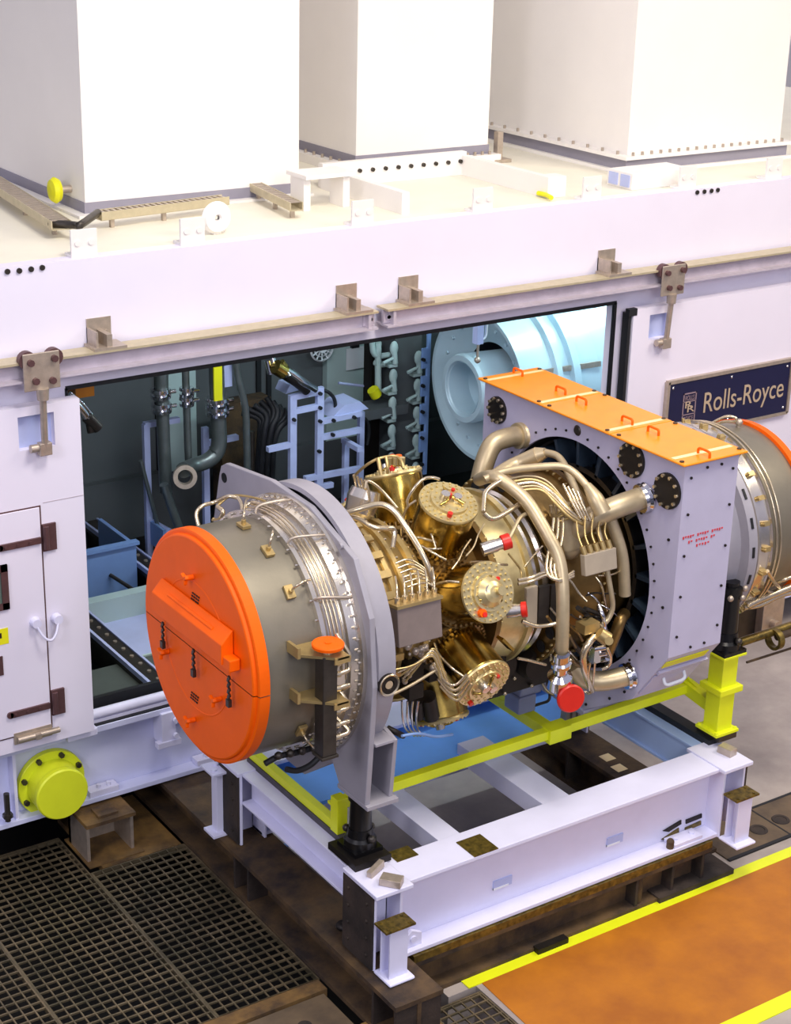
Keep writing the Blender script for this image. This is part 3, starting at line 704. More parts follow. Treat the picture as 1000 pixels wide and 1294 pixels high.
f = MB(); f.cyl(at(471, 492, 6.2), at(476, 500, 6.2), .06, n=10); build('valve_body', f, M['sticker'], g)
a = at(452, 515, 6.2); f = MB(); f.box(a.x, a.x+.55, 6.1, 6.4, a.z-.12, a.z-.02); build('shelf_box', f, M['inner'], g)
# ---- round inlet (bellmouth) on the engine line
IY, IZ = 4.93, 2.44
g = thing('inlet_bellmouth', (5, IY, 1.2), 'large pale blue round inlet casing with ribs inside the enclosure', 'inlet')
f = MB(); f.lathe([(4.26, .74), (4.22, .735), (4.22, .70)], (0, IY, IZ), (1, 0, 0), 72)
f.lathe([(4.26, .74), (4.55, .78)], (0, IY, IZ), (1, 0, 0), 72)
f.lathe([(4.55, .78), (4.56, .84), (4.62, .84), (4.62, .8), (4.72, .81), (4.72, .88), (4.8, .88), (4.8, .85), (5.0, .9), (5.3, 1.02), (5.32, 1.12), (5.4, 1.12), (5.4, 1.0), (6.3, 1.0)], (0, IY, IZ), (1, 0, 0), 72)
build('outer_shell', f, M['shell'], g)
f = MB(); f.lathe([(4.22, .70), (4.34, .52), (4.42, .40)], (0, IY, IZ), (1, 0, 0), 72); f.bolts((4.29, IY, IZ), (-1, 0, 0), .60, 20, .016, .02, k=6); build('inner_cone', f, M['shell'], g)
f = MB(); f.lathe([(4.42, .42), (4.9, .3)], (0, IY, IZ), (1, 0, 0), 48); build('throat', f, M['shelldark'], g)
f = MB(); f.lathe([(4.8, .25), (4.08, .25), (4.05, .27), (4.05, .32), (4.09, .335), (4.9, .3)], (0, IY, IZ), (1, 0, 0), 56); f.lathe([(4.055, .26), (4.3, .255), (4.42, .2), (4.46, .0)], (0, IY, IZ), (1, 0, 0), 40); build('centre_tube', f, M['shell'], g)
for a in (-2.2, -1.75, -1.2):
    f = MB(); f.bar((4.4, IY+.72*math.sin(a), IZ+.78*math.cos(a)), (5.0, IY+.93*math.sin(a), IZ+.93*math.cos(a)), .02, .05); build('latch', f, M['fitting'], g)
f = MB(); f.box(4.7, 5.9, IY-.5, IY+.5, FZ, 1.62); build('pedestal', f, M['inner'], g)
g = thing('hanging_actuator', at(604, 430, 4.3), 'slim white actuator hanging in front of the round inlet', 'actuator')
a, b = at(600, 405, 4.25), at(606, 433, 4.25); f = MB(); f.box(a.x, a.x+.07, 4.2, 4.27, b.z, a.z+.3); build('actuator_body', f, M['shelf'], g)
c = at(604, 433, 4.23); f = MB(); f.cyl((a.x+.035, 4.23, b.z), (a.x+.035, 4.23, at(604, 452, 4.23).z), .012, n=8); f.sphere((a.x+.035, 4.23, at(604, 455, 4.23).z), .03, 8, 6); build('actuator_rod', f, M['fitting'], g)
f = MB(); f.tube([(a.x+.07, 4.23, b.z+.03), (a.x+.12, 4.23, b.z+.05), (a.x+.12, 4.23, b.z+.2), (a.x+.14, 4.23, b.z+.4)], .012); build('actuator_lever', f, M['paper'], g)
f = MB(); f.box(6.4, 6.5, 3.4, 7.0, FZ, 4.3); o = build('partition_panel', f, M['innerlt']); tag(o, 'pale green grey partition behind the ribbed round inlet', 'partition')

# ================================================================== PIT, GRATINGS, RUSTY RAIL BEAMS
def grating(name, x0, x1, y0, y1, label, st=.077, z=0):
    g = thing(name, ((x0+x1)/2, (y0+y1)/2, z-.04), label, 'grating', 'floor gratings')
    f = MB()
    n = int((y1-y0)/st)
    for i in range(n+1): f.box(x0, x1, y0+i*st-.006, y0+i*st+.006, z-.014, z)
    n = int((x1-x0)/(st))
    for i in range(n+1): f.box(x0+i*st-.005, x0+i*st+.005, y0, y1, z-.012, z-.001)
    build('bars', f, M['grate'], g)
    f = MB()
    for a in ((x0-.01, x1+.01, y0-.012, y0), (x0-.01, x1+.01, y1, y1+.012), (x0-.012, x0, y0, y1), (x1, x1+.012, y0, y1)): f.box(a[0], a[1], a[2], a[3], z-.04, z)
    build('edge_band', f, M['grate'], g)
    return g
grating('floor_grating', -.85, -.09, .74, 2.72, 'square mesh steel floor grating beside the rusty beam at the left')
grating('floor_grating', -1.75, -.875, .74, 3.3, 'square mesh steel floor grating second from the rusty beam')
grating('floor_grating', -3.0, -1.775, .74, 3.4, 'square mesh steel floor grating at the far left edge')
grating('floor_grating', -.1, .76, -1.6, .03, 'square mesh steel floor grating at the bottom centre beside the orange walkway')
grating('floor_grating', .31, .53, .5, 3.2, 'narrow steel floor grating inside the white frame at its left')
f = MB(); f.box(-3.5, -.1, .6, .72, -.06, .012); o = build('grating_kerb', f, M['ochre']); tag(o, 'rusty angle strip along the front edge of the left gratings', 'strip')
g = thing('cover_plate', (-1.2, -.2, 0), 'brown steel floor cover plate at the bottom edge with a round bolt hole', 'plate')
build('plate', bx(-3.5, -.14, -1.6, .58, -.03, .0), M['steelfl'], g)
p = Z(446, 1281, 0); p = Vector((-.42, .36, 0))
f = MB(); f.lathe([(0, .05), (.004, .048), (.004, .03), (.001, .028)], p, (0, 0, 1), 20, False, True); build('hole_ring', f, M['rustdark'], g)
f = MB(); f.box(-.75, -.1, 2.74, 3.6, -.05, .0); o = build('rusty_base_plate', f, M['ochre']); tag(o, 'rusty floor plate under the steel block below the white girder', 'plate')
# steel block under girder
c = Z(150*.42+100-32, 960+220*.42, 0)
bxx = Y(137, 1050, 2.95)
g = thing('support_block', (bxx.x, 3.0, 0), 'rusty brown steel block standing under the white base girder', 'block')
x0 = Y(107, 1060, 2.9).x; x1 = Y(166, 1048, 2.9).x
f = MB(); f.box(x0, x0+.025, 2.86, 3.2, 0, .31); f.box(x1-.025, x1, 2.86, 3.2, 0, .31); f.box(x0, x1, 3.16, 3.2, 0, .31); build('block_sides', f, M['fitting'], g)
f = MB(); f.box(x0-.01, x1+.01, 2.83, 3.22, .31, .34); f.obox(((x0+x1)/2, 2.95, .35), (.16, .14, .02)); build('block_top', f, M['ochre'], g)
f = MB(); f.box(x0-.02, x1+.05, 2.78, 3.25, 0, .012); build('block_foot', f, M['ochre'], g)
# rail beams
def rust_beam(g, ax, a0, a1, c, w, z1=.345, z0=0.0, st=()):
    f = MB()
    f.ibeam(ax, a0, a1, c, z0, z1, w, .035, .03); build('beam_section', f, M['rust'], g)
    for s in st:
        f = MB()
        if ax == 1: f.box(c-w/2+.01, c+w/2-.01, s-.012, s+.012, z0+.035, z1-.035)
        else: f.box(s-.012, s+.012, c-w/2+.01, c+w/2-.01, z0+.035, z1-.035)
        build('stiffener', f, M['rustdark'], g)
g = thing('rusty_beam', (.1, 1.6, 0), 'long rusty rail beam running under the left end of the white frame', 'beam', 'rusty rail beams')
rust_beam(g, 1, -.18, 4.4, .11, .37, st=(-.16, .1, 1.75, 1.95))
f = MB(); f.box(-.13, .34, -.5, .16, -.02, .02); f.cyl((-.05, .06, .02), (-.05, .06, .03), .035, n=12); build('foot_plate', f, M['ochre'], g)
f = MB(); f.sphere((.1, .72, .37), .055, 14, 8, (1, 1, .6)); build('nut', f, M['iron'], g)
g = thing('rusty_beam', (1.6, .3, 0), 'rusty beam lying under the front of the white frame', 'beam', 'rusty rail beams')
rust_beam(g, 0, .32, 3.02, .32, .26, .30, .0, st=(2.3, 2.65, 2.95))
f = MB(); f.box(.32, 3.02, .19, .45, .30, .355); build('packing_strip', f, M['brass'], g)
f = MB(); f.cyl((2.35, .24, .035), (2.35, .24, .3), .03, n=10); build('strut', f, M['rust'], g)
f = MB(); f.box(2.5, 3.25, .16, .42, .0, .05); build('end_plate', f, M['rustdark'], g)
f = MB(); f.box(1.35, 1.62, .14, .2, .0, .05); build('wedge', f, M['iron'], g)
g = thing('rusty_beam', (3.2, 2.2, 0), 'rusty rail beam under the right end of the white frame', 'beam', 'rusty rail beams')
rust_beam(g, 1, .46, 4.4, 3.19, .34, st=(.9, 1.9))
f = MB()
for i in range(2): f.box(3.1+i*.03, 3.2+i*.03, 1.35+i*.18, 1.45+i*.18, .346, .349)
build('chalk_mark', f, M['tape'], g)
f = MB(); f.box(3.05, 3.14, 1.18, 1.25, .1, .345); build('chock', f, M['railtop'], g)
pb = Z(700*.22+200, 900+810*.22, .01)
f = MB(); f.sphere((pb.x, pb.y, .05), .05, 8, 6, (1.3, .9, .8)); f.cyl((pb.x, pb.y, .05), (pb.x+.12, pb.y+.02, .06), .02, n=8); o = build('blue_fitting', f, M['bluebox']); tag(o, 'small pale blue fitting lying on the grating inside the frame', 'fitting')

# ================================================================== WHITE TRANSPORT FRAME
FT = .95; FB = .36
g = thing('transport_frame', (1.65, 1.25, FB), 'white steel transport frame standing on rusty beams under the engine', 'frame')
FRAME = g
def beam_x(name, y, x0, x1, flip=1):
    f = MB(); f.box(x0, x1, y-.15, y+.15, FT-.03, FT); f.box(x0, x1, y-.15, y+.15, FB, FB+.03); f.box(x0, x1, y-.012, y+.012, FB+.03, FT-.03)
    return build(name, f, M['white'], g, .004)
fb = beam_x('front_beam', .36, .2, 3.1)
beam_x('rear_beam', 2.15, .2, 3.1)
for (u, v, w) in ((635, 1115, .16), (777, 1061, .15)):
    p = Y(u, v, .345); f = MB(); f.box(p.x-w/2, p.x+w/2, .338, .3475, p.z-.035, p.z+.035); build('slot', f, M['shelf'], fb)  # blue shading of the slot opening painted as a pale blue plate
    f = MB(); f.box(p.x-w/2, p.x+w/2-.03, .335, .347, p.z-.035, p.z-.02); build('slot_lip', f, M['paper'], fb)
for pts in ([(838, 1050), (861, 1036), (861, 1041), (845, 1051)], [(836, 1061), (858, 1046), (858, 1053), (840, 1061)], [(867, 1036), (887, 1028), (887, 1033), (867, 1041)], [(866, 1046), (886, 1037), (886, 1042), (866, 1050)]):
    q = [Y(u, v, .343) for u, v in pts]
    f = MB(); f.prism([(a.x, a.z) for a in q], 1, .338, .347); build('painted_arrow', f, M['brass'] if pts[0][0] in (836, 866) else M['iron'], fb)
p = Y(866, 1062, .24); f = MB(); f.box(p.x-.12, p.x+.16, .22, .34, FB+.03, FB+.06); f.cyl((p.x-.06, .28, FB+.06), (p.x-.06, .28, FB+.075), .02, n=8); f.cyl((p.x+.1, .28, FB+.06), (p.x+.1, .28, FB+.075), .02, n=8); build('jacking_pad', f, M['white'], fb, .004)
p = Z(845, 1070, FB+.03); f = MB(); f.cyl((p.x, .25, FB+.03), (p.x, .25, FB+.07), .028, n=8); f.sphere((p.x, .25, FB+.08), .03, 8, 6); build('bolt', f, M['rust'], fb)
p = Z(516, 1196, FB+.05); f = MB(); f.prism([(.27, FB+.03), (.42, FB+.03), (.42, FB+.12), (.34, FB+.16), (.27, FB+.1)], 1, .25, .28); f.cyl((.35, .25, FB+.09), (.35, .24, FB+.09), .025, n=10); build('lifting_lug', f, M['white'], fb, .004)
# side beams
f = MB(); f.box(.02, .2, .55, 1.98, FT-.02, FT); f.box(.02, .2, .55, 1.98, .7, .72); f.box(.1, .115, .55, 1.98, .72, FT-.02); build('left_beam', f, M['white'], g, .003)
f = MB(); f.box(3.1, 3.28, .5, 1.98, FT-.02, FT); f.box(3.1, 3.28, .5, 1.98, .68, .70); f.box(3.12, 3.14, .5, 1.98, .70, FT-.02); build('right_beam', f, M['beamshade'], g, .003)
f = MB(); f.box(.13, .2, .62, 2.1, FT, FT+.045); build('rubber_strip', f, M['darkrub'], g)
f = MB(); f.box(3.2, 3.3, .5, 2.1, FT, FT+.05); build('rubber_strip', f, M['rubber'], g)
# corner posts
def corner(xo, s, yo, t):
    """xo outer x, s +1 for the left end; yo outer y, t +1 for the front"""
    def B(a, b, c, d, e, h): return (xo+s*a, xo+s*b, yo+t*c, yo+t*d, e, h)
    def bb(f, *q):
        q = B(*q); f.box(min(q[0], q[1]), max(q[0], q[1]), min(q[2], q[3]), max(q[2], q[3]), q[4], q[5])
    f = MB(); bb(f, 0, .02, 0, .36, FB, FT-.02); bb(f, .2, .22, 0, .36, FB, FT-.02); bb(f, .02, .2, .16, .18, FB, FT-.02)
    c = build('corner_post', f, M['white'], g, .003)
    f = MB(); bb(f, -.02, .27, -.05, .36, FT-.02, FT+.012); build('cap_plate', f, M['white'], c, .006)
    f = MB(); bb(f, -.018, -.001, 0, .35, FB+.01, FT-.025)
    for i in range(4): 
        for k in (.06, .28):
            q = B(-.018, -.03, k, k, FB+.1+i*.13, 0); f.cyl((q[0], q[2], q[4]), (q[1], q[2], q[4]), .012, n=6)
    build('dark_pad', f, M['rustdark'], c)
    return c
for (xo, s) in ((0.0, 1), (3.3, -1)):
    c = corner(xo, s, .2, 1)
    f = MB(); x0, x1 = (xo+.03, xo+.17) if s > 0 else (xo-.19, xo-.05)
    xm = (x0+x1)/2
    f.box(x0, x1, .155, .168, FB, .74); f.box(x0, x1, .055, .068, FB, .74); f.box(xm-.007, xm+.007, .06, .16, FB, .74); build('bracket_column', f, M['white'], c, .002)
    f = MB(); f.box(x0-.03, x1+.03, 0, .2, FB-.012, FB+.012); build('foot_plate', f, M['white'], c, .012)
    f = MB(); f.box(x0-.045, x1+.045, .035, .175, .74, .755)
    for dx in (-.01, .15):
        for dy in (.06, .15): f.cyl((x0+dx, dy, .755), (x0+dx, dy, .762), .012, n=6)
    build('top_pad', f, M['brass'], c)
    corner(xo, s, 2.33, -1)
f = MB(); f.box(-.07, 0, 2.2, 2.28, FB, .88); f.box(-.12, .0, 2.16, 2.32, FB-.01, FB+.012); f.box(-.13, 0, 2.14, 2.33, .88, .90); f.cyl((-.09, 2.2, .90), (-.09, 2.2, .915), .025, n=8); f.cyl((-.04, 2.27, .90), (-.04, 2.27, .915), .025, n=8)
build('rear_bracket', f, M['white'], g, .003)
# cross members
for xa, xb in ((.72, .90), (1.62, 1.86)):
    f = MB(); f.box(xa, xb, .5, 1.54, .80, FT-.005); build('cross_member', f, M['white'], g, .003)
for xs in ((.80, 1.0, .21, .42),):
    build('brass_pad', bx(xs[0], xs[1], xs[2], xs[3], FT, FT+.006), M['brass'], g)
p = Z(700*.2317*0+497, 1096, FT)
f = MB(); f.box(.33, .5, .43, .56, FT-.02, FT+.005); build('brass_pad', f, M['brass'], g)
f = MB(); f.bar((.1, .28, FT+.04), (.19, .17, FT+.04), .09, .05); f.bar((.06, .36, FT+.03), (.2, .42, FT+.05), .04, .05); build('wedge_shim', f, M['fitting'], g, .003)
f = MB(); f.bar((3.22, .4, FT+.04), (3.24, .28, FT+.04), .08, .06); build('wedge_shim', f, M['fitting'], g, .003)
f = MB(); f.box(.25, 3.06, 1.48, 2.3, .83, .86); o = build('blue_deck', f, M['blue'], g)
# ---- yellow bracing
g = thing('yellow_bracing', (1.7, .9, FT), 'bright yellow tubular bracing frame bolted on the white frame round the engine', 'bracing')
f = MB(); f.box(.14, .2, .95, 2.3, FT+.045, FT+.11); f.box(.2, .24, .95, 2.3, FT+.045, FT+.06); build('left_rail', f, M['yellow'], g, .003)
f = MB(); f.box(.13, .21, .86, .95, FT+.045, 1.26); build('corner_upright', f, M['yellow'], g, .003)
f = MB(); f.bar((.13, .9, 1.215), (3.36, .9, 1.25), .07, .07); f.bar((.13, .93, 1.19), (3.36, .93, 1.225), .12, .02); build('front_rail', f, M['yellow'], g, .003)
f = MB(); f.box(1.98, 2.08, .95, 2.3, 1.16, 1.24); f.box(1.93, 2.13, .84, .97, 1.17, 1.28); build('tee_rail', f, M['yellow'], g, .003)
f = MB(); f.bar((3.33, .93, 1.25), (3.33, .62, 1.21), .09, .1); f.bar((3.33, .93, 1.3), (3.33, .66, 1.2), .02, .06); build('post_arm', f, M['yellow'], g, .003)
f = MB(); PX, PY = 3.33, .56
f.box(PX-.075, PX+.075, PY-.075, PY+.075, FT+.1, 1.68); build('post', f, M['yellow'], g, .004)
f = MB(); f.box(PX-.115, PX+.115, PY-.115, PY+.115, 1.38, 1.43); build('post_collar', f, M['yellow'], g, .006)
f = MB(); f.box(PX-.115, PX+.115, PY-.115, PY+.115, 1.68, 1.7); build('post_top_plate', f, M['yellow'], g, .003)
f = MB(); f.box(PX-.115, PX+.115, PY-.115, PY+.115, FT+.09, FT+.115)
for dx in (-.095, .095):
    for dy in (-.095, .095): f.cyl((PX+dx, PY+dy, FT+.115), (PX+dx, PY+dy, FT+.125), .015, n=6)
build('post_base_plate', f, M['yellow'], g, .003)
f = MB(); f.box(PX-.09, PX+.09, PY-.12, PY+.12, FT+.05, FT+.09); o = build('post_packer', f, M['gun'], g)
# ---- jacks
def jack(x, y, z0, z1, label):
    g = thing('screw_jack', (x, y, z0), label, 'jack', 'black screw jacks')
    f = MB(); f.box(x-.11, x+.11, y-.11, y+.11, z0, z0+.03)
    f.lathe([(0, .11), (.05, .108), (.07, .09), (.13, .082)], (x, y, z0+.03), (0, 0, 1), 24, True, True); build('jack_base', f, M['black'], g)
    f = MB(); f.lathe([(0, .078), (z1-z0-.22, .07), (z1-z0-.22, .08), (z1-z0-.18, .08)], (x, y, z0+.14), (0, 0, 1), 24, False, True); build('jack_body', f, M['black'], g)
    f = MB(); f.lathe([(0, .085), (.05, .085), (.055, .06)], (x, y, z1-.09), (0, 0, 1), 24, True, True); f.cyl((x, y, z1-.05), (x, y, z1), .06, n=20); build('jack_head', f, M['black'], g)
    for k in range(3):
        a = .6+k*1.7; f = MB(); c = Vector((x+.11*math.cos(a-2), y+.11*math.sin(a-2), z0+.11)); f.sphere(c, .028, 8, 6); build('grease_plug', f, M['gun'], g)
    return g
j = jack(.17, .64, FT+.06, 1.47, 'black screw jack under the grey flange leg at the left corner of the frame')
f = MB(); f.box(.02, .3, .46, .8, FT+.012, FT+.06); build('jack_packer', f, M['iron'], j)
j = jack(PX, PY, 1.7, 2.26, 'black screw jack on top of the yellow post')
for dx, dz in ((-.07, -.1), (.05, -.12), (.07, -.05)):
    f = MB(); f.sphere((PX+dx, PY-.07, 2.26+dz), .024, 8, 6); build('head_bolt', f, M['fitting'], j)
# ================================================================== ENGINE
AX = (1, 0, 0); AO = (0, EY, EZ)
ENG = thing('gas_turbine_engine', (1.3, EY, 1.3), 'large gas turbine engine with gold combustor cans standing on the white transport frame', 'engine')
def ep(name, f, m, parent=None, bevel=0): return build(name, f, m, parent or ENG, bevel)
def cy(x, a, r):
    """point round the engine axis: a in degrees, 0 towards the walkway, 90 up"""
    t = math.radians(a); return Vector((x, EY-r*math.cos(t), EZ+r*math.sin(t)))
# intake drum
f = MB(); f.lathe([(-.66, .73), (-.64, .752), (-.22, .757), (-.22, .735)], AO, AX, 96); 
drum = ep('intake_drum', f, M['drum'])
f = MB(); f.lathe([(-.23, .735), (-.23, .80), (-.2, .80), (-.2, .772), (-.06, .785), (-.06, .82), (.0, .83), (.0, .87), (.035, .87)], AO, AX, 96)
band = ep('polished_band', f, M['polish'])
bolt_ring('band_bolt', (-.01, EY, EZ), (-1, 0, 0), .85, 72, .008, .018, M['polish'], band)
bolt_ring('rim_bolt', (-.235, EY, EZ), (-1, 0, 0), .782, 40, .009, .015, M['polish'], band)
# mounting flange
poly = [(-.87, 1.5), (-.90, 1.9), (-.93, 2.36), (-.88, 2.81), (-.69, 3.14), (-.17, 3.31), (.32, 3.33), (.93, 3.26), (1.0, 3.22), (1.03, 3.14), (1.13, 2.75), (.95, 2.36), (.91, 1.9), (.87, 1.5), (.56, 1.5), (.48, 1.62), (.12, 1.36), (-.12, 1.36), (-.48, 1.62), (-.56, 1.5)]
f = MB(); f.prism([(a+EY, b) for a, b in poly], 0, .03, .07)
fl = ep('mounting_flange', f, M['plate'], None, .006)
f = MB(); f.lathe([(.07, .9), (.075, .93), (.20, .93), (.21, .915), (.21, .62)], AO, AX, 96); f.lathe([(.07, .9), (.2, .84), (.2, .62)], AO, AX, 72); ep('flange_rim', f, M['plate'], fl)
for s in (-1, 1):
    f = MB(); q = [(s*.86, 1.5), (s*.90, 1.93), (s*.7, 1.98), (s*.56, 1.8), (s*.55, 1.5)]
    f.prism([(a+EY, b) for a, b in q], 0, .22, .25); y0, y1 = sorted((EY+s*.57, EY+s*.55)); f.box(.07, .22, y0, y1, 1.5, 1.8)
    y0, y1 = sorted((EY+s*.9, EY+s*.54)); f.box(.03, .27, y0, y1, 1.47, 1.5)
    y0, y1 = sorted((EY+s*.92, EY+s*.6)); f.box(.07, .22, y0, y1, 1.93, 1.95)
    lg = ep('support_leg', f, M['plate'], fl, .003)
    f = MB()
    for k in range(4): f.cyl((.11+.05*(k % 2), EY+s*(.64+.08*(k//2)), 1.5), (.11+.05*(k % 2), EY+s*(.64+.08*(k//2)), 1.52), .014, n=6)
    ep('foot_bolts', f, M['gun'], fl)
c = on(286+1, 608, 0, .028)
c = Vector((.028, EY+.95, 3.15)); f = MB(); f.lathe([(0, .035), (-.004, .035), (-.004, .0)], c, AX, 20); ep('lug_hole', f, M['black'], fl)
c = Y(480, 868, .31); f = MB(); f.lathe([(0, .075), (.0, .072), (.05, .072), (.05, .035), (.03, .03)], (.14, .345, c.z), (0, -1, 0), 28, False, True); ep('plug_ring', f, M['iron'], fl)
f = MB(); f.lathe([(.05, .075), (.055, .07), (.05, .06)], (.14, .345, c.z), (0, -1, 0), 28); f.cyl((.14, .34, c.z), (.14, .30, c.z), .028, n=16); ep('plug_rim', f, M['tube'], fl)
c = cy(.028, 53, .93); f = MB(); f.lathe([(0, .022), (-.02, .022)], c, AX, 10, False, True); ep('dowel', f, M['plate'], fl)
# tubes wrapped on the polished band
def arc(name, x, r, a0, a1, rad, m, parent, n=20, dx=0):
    f = MB(); f.tube([cy(x+dx*i/n, a0+(a1-a0)*i/n, r) for i in range(n+1)], rad, 6); return ep(name, f, m, parent)
for i, (x, a0, a1) in enumerate(((-.17, 112, 10), (-.145, 105, 6), (-.12, 112, 2), (-.095, 70, -2))):
    arc('hoop_tube', x, .806+.004*i, a0, a1, .007, M['tube'], band)
for a in (96, 66, 36): 
    f = MB(); f.tube([cy(-.22, a, .80), cy(-.2, a, .845), cy(-.03, a-3, .86), cy(.0, a-3, .85)], .009, 6); ep('tube_clamp', f, M['fitting'], band)
# sensor pads on the drum
for (u, v, tu, tv) in ((308, 666, 314, 630), (338, 698, 344, 672), (365, 749, 392, 733), (380, 921, 400, 940)):
    p = E(u, v, .757); t = (p-Vector((p.x, EY, EZ))).normalized()
    tang = Vector((1, 0, 0)).cross(t)
    R = Matrix((Vector((1, 0, 0)), tang, t)).transposed()
    f = MB(); f.obox(p+t*.012, (.06, .09, .024), R); f.cyl(p+t*.02, p+t*.05, .016, n=8); pd = ep('sensor_pad', f, M['golddull'], drum, .003)
    q = E(tu, tv, .82); f = MB(); f.tube([p+t*.03, p+t*.1, (p+q)/2+t*.1, q], .008, 6); ep('sensor_lead', f, M['tube'], drum)
# back loop of tubes over the top
f = MB(); f.tube([X(251, 664, -.35), X(247, 648, -.35), X(256, 638, -.3), X(272, 635, -.2), X(288, 626, -.15), X(300, 629, -.1)], .014, 8); ep('loop_tube', f, M['tube'], drum)
f = MB(); f.tube([X(276, 638, -.2), X(292, 624, -.1), X(330, 630, -.05), X(345, 640, -.03)], .009, 6); ep('loop_tube', f, M['golddull'], drum)
f = MB(); f.tube([X(275, 640, -.22), X(283, 646, -.22), X(280, 652, -.22)], .016, 8); f.tube([X(300, 628, -.15), X(306, 636, -.15), X(306, 655, -.2)], .012, 8); f.tube([X(308, 660, -.25), X(308, 640, -.18), X(320, 633, -.12), X(340, 642, -.1)], .012, 8); ep('elbow_fitting', f, M['tube'], drum)
f = MB(); f.bar(X(270, 657, -.2), X(305, 649, -.2), .03, .015); 
for k in range(5): f.sphere(X(270+k*8, 656-k*1.6, -.21), .012, 6, 4)
ep('bracket_strip', f, M['golddull'], drum)
# terminal manifold at the side of the drum
m0 = E(412, 830, .87); m1 = E(411, 955, .87)
my = EY-.90; mx = Y(412, 888, my).x
zt, zb = Y(412, 826, my).z, Y(411, 955, my).z
f = MB(); f.box(mx-.05, mx+.05, my-.05, my+.05, zb+.02, zt); f.box(mx-.062, mx+.062, my-.06, my+.06, zb, zb+.02); man = ep('terminal_manifold', f, M['gun'], drum, .004)
for v0, L in ((829, .16), (886, .16)):
    z = Y(400, v0, my).z
    f = MB(); f.prism([(mx-.16, my+.2), (mx-.16, my+.06), (mx+.02, my-.1), (mx+.1, my-.1), (mx+.1, my+.2)], 2, z-.012, z+.005); f.box(mx-.17, mx-.15, my+.05, my+.18, z-.02, z+.05); f.box(mx+.0, mx+.11, my-.1, my-.09, z-.04, z)
    ep('manifold_bracket', f, M['golddull'], man)
for i, (v, ve) in enumerate(((838, 800), (852, 806), (870, 872), (899, 866), (916, 912), (931, 905))):
    z = Y(418, v, my).z
    a = Vector((mx+.05, my-.02, z)); up = Y(440, ve, my+.02).z
    f = MB(); f.cyl(a, a+Vector((.035, -.005, 0)), .02, n=8); f.tube([a+Vector((.03, 0, 0)), a+Vector((.11, -.01, .01)), Vector((mx+.135, my+.0, (z+up)/2)), Vector((mx+.10, my+.05, up))], .014, 8); ep('terminal_tube', f, M['tube'], man)
f = MB(); f.cyl((mx+.01, my, zt), (mx+.01, my, zt+.03), .035, n=12); ep('cap_neck', f, M['fitting'], man)
f = MB(); f.lathe([(0, .06), (.01, .098), (.028, .1), (.034, .095)], (mx+.01, my-.0, zt+.035), (0, 0, 1), 32, True, True); f.lathe([(0, .02), (.006, .02)], (mx+.01, my, zt+.069), (0, 0, 1), 10, False, True)
o = build('protective_cap', f, M['orange']); tag(o, 'flat round orange cap on the upright manifold beside the intake drum', 'cap')
# dark hoses under the drum
for pts in (((335, 965), (352, 955), (372, 952), (395, 945)), ((362, 972), (375, 975), (392, 968), (405, 955))):
    f = MB(); f.tube([Y(u, v, .75) for u, v in pts], .02, 8); ep('drain_hose', f, M['rubber'], drum)
for i in range(4):
    f = MB(); f.sphere(Y(352+i*15, 955-i*3, .72), .028, 8, 6); ep('hose_fitting', f, M['gun'], drum)

# --------- compressor and core casings
f = MB(); f.lathe([(.2, .72), (.26, .70), (.3, .655), (.42, .62), (.42, .645), (.45, .645), (.45, .61), (.52, .585), (.52, .62), (.55, .62), (.55, .575), (.66, .54), (.66, .58), (.70, .58), (.70, .52), (.78, .50)], AO, AX, 72); comp = ep('compressor_casing', f, M['golddull'])
for a in range(-90, 150, 12):
    f = MB(); f.obox(cy(.36, a, .665), (.16, .02, .05), Matrix.Rotation(math.radians(-a), 3, 'X')); ep('casing_rib', f, M['golddull'], comp)
f = MB(); f.bolts((.555, EY, EZ), AX, .605, 48, .009, .02); f.bolts((.70, EY, EZ), AX, .565, 48, .009, .02); ep('casing_bolts', f, M['tube'], comp)
f = MB(); f.lathe([(.72, .40), (.76, .44), (.86, .455), (1.14, .455), (1.24, .46), (1.24, .6), (1.28, .6), (1.28, .5)], AO, AX, 72); core = ep('combustor_casing', f, M['brown'])
f = MB(); f.bolts((1.28, EY, EZ), AX, .575, 48, .011, .025); ep('casing_bolts', f, M['facegold'], core)
f = MB(); f.lathe([(1.28, .50), (1.32, .56), (1.5, .60), (1.5, .63), (1.54, .63), (1.54, .56), (1.62, .53), (1.72, .53)], AO, AX, 72); turb = ep('turbine_casing', f, M['facegold'])
f = MB(); f.lathe([(1.54, .60), (1.58, .61), (1.6, .585)], AO, AX, 72); f.lathe([(1.64, .58), (1.66, .60), (1.69, .58)], AO, AX, 72); ep('polished_ring', f, M['polish'], turb)
f = MB(); f.lathe([(1.74, .4), (1.74, .70), (1.78, .70), (1.78, .62), (2.1, .66), (2.1, .70), (2.15, .70), (2.15, .6), (2.55, .52)], AO, AX, 72); hub = ep('hub_casing', f, M['brown'])
f = MB(); f.bolts((1.735, EY, EZ), (-1, 0, 0), .685, 60, .009, .015); f.bolts((2.1, EY, EZ), (-1, 0, 0), .685, 60, .009, .015); ep('flange_bolts', f, M['facegold'], hub)
for a in range(-70, 130, 15):
    f = MB(); c = cy(1.735, a, .62); f.lathe([(0, .045), (-.006, .045)], c, AX, 16, False, True); ep('port_hole', f, M['rubber'], hub)

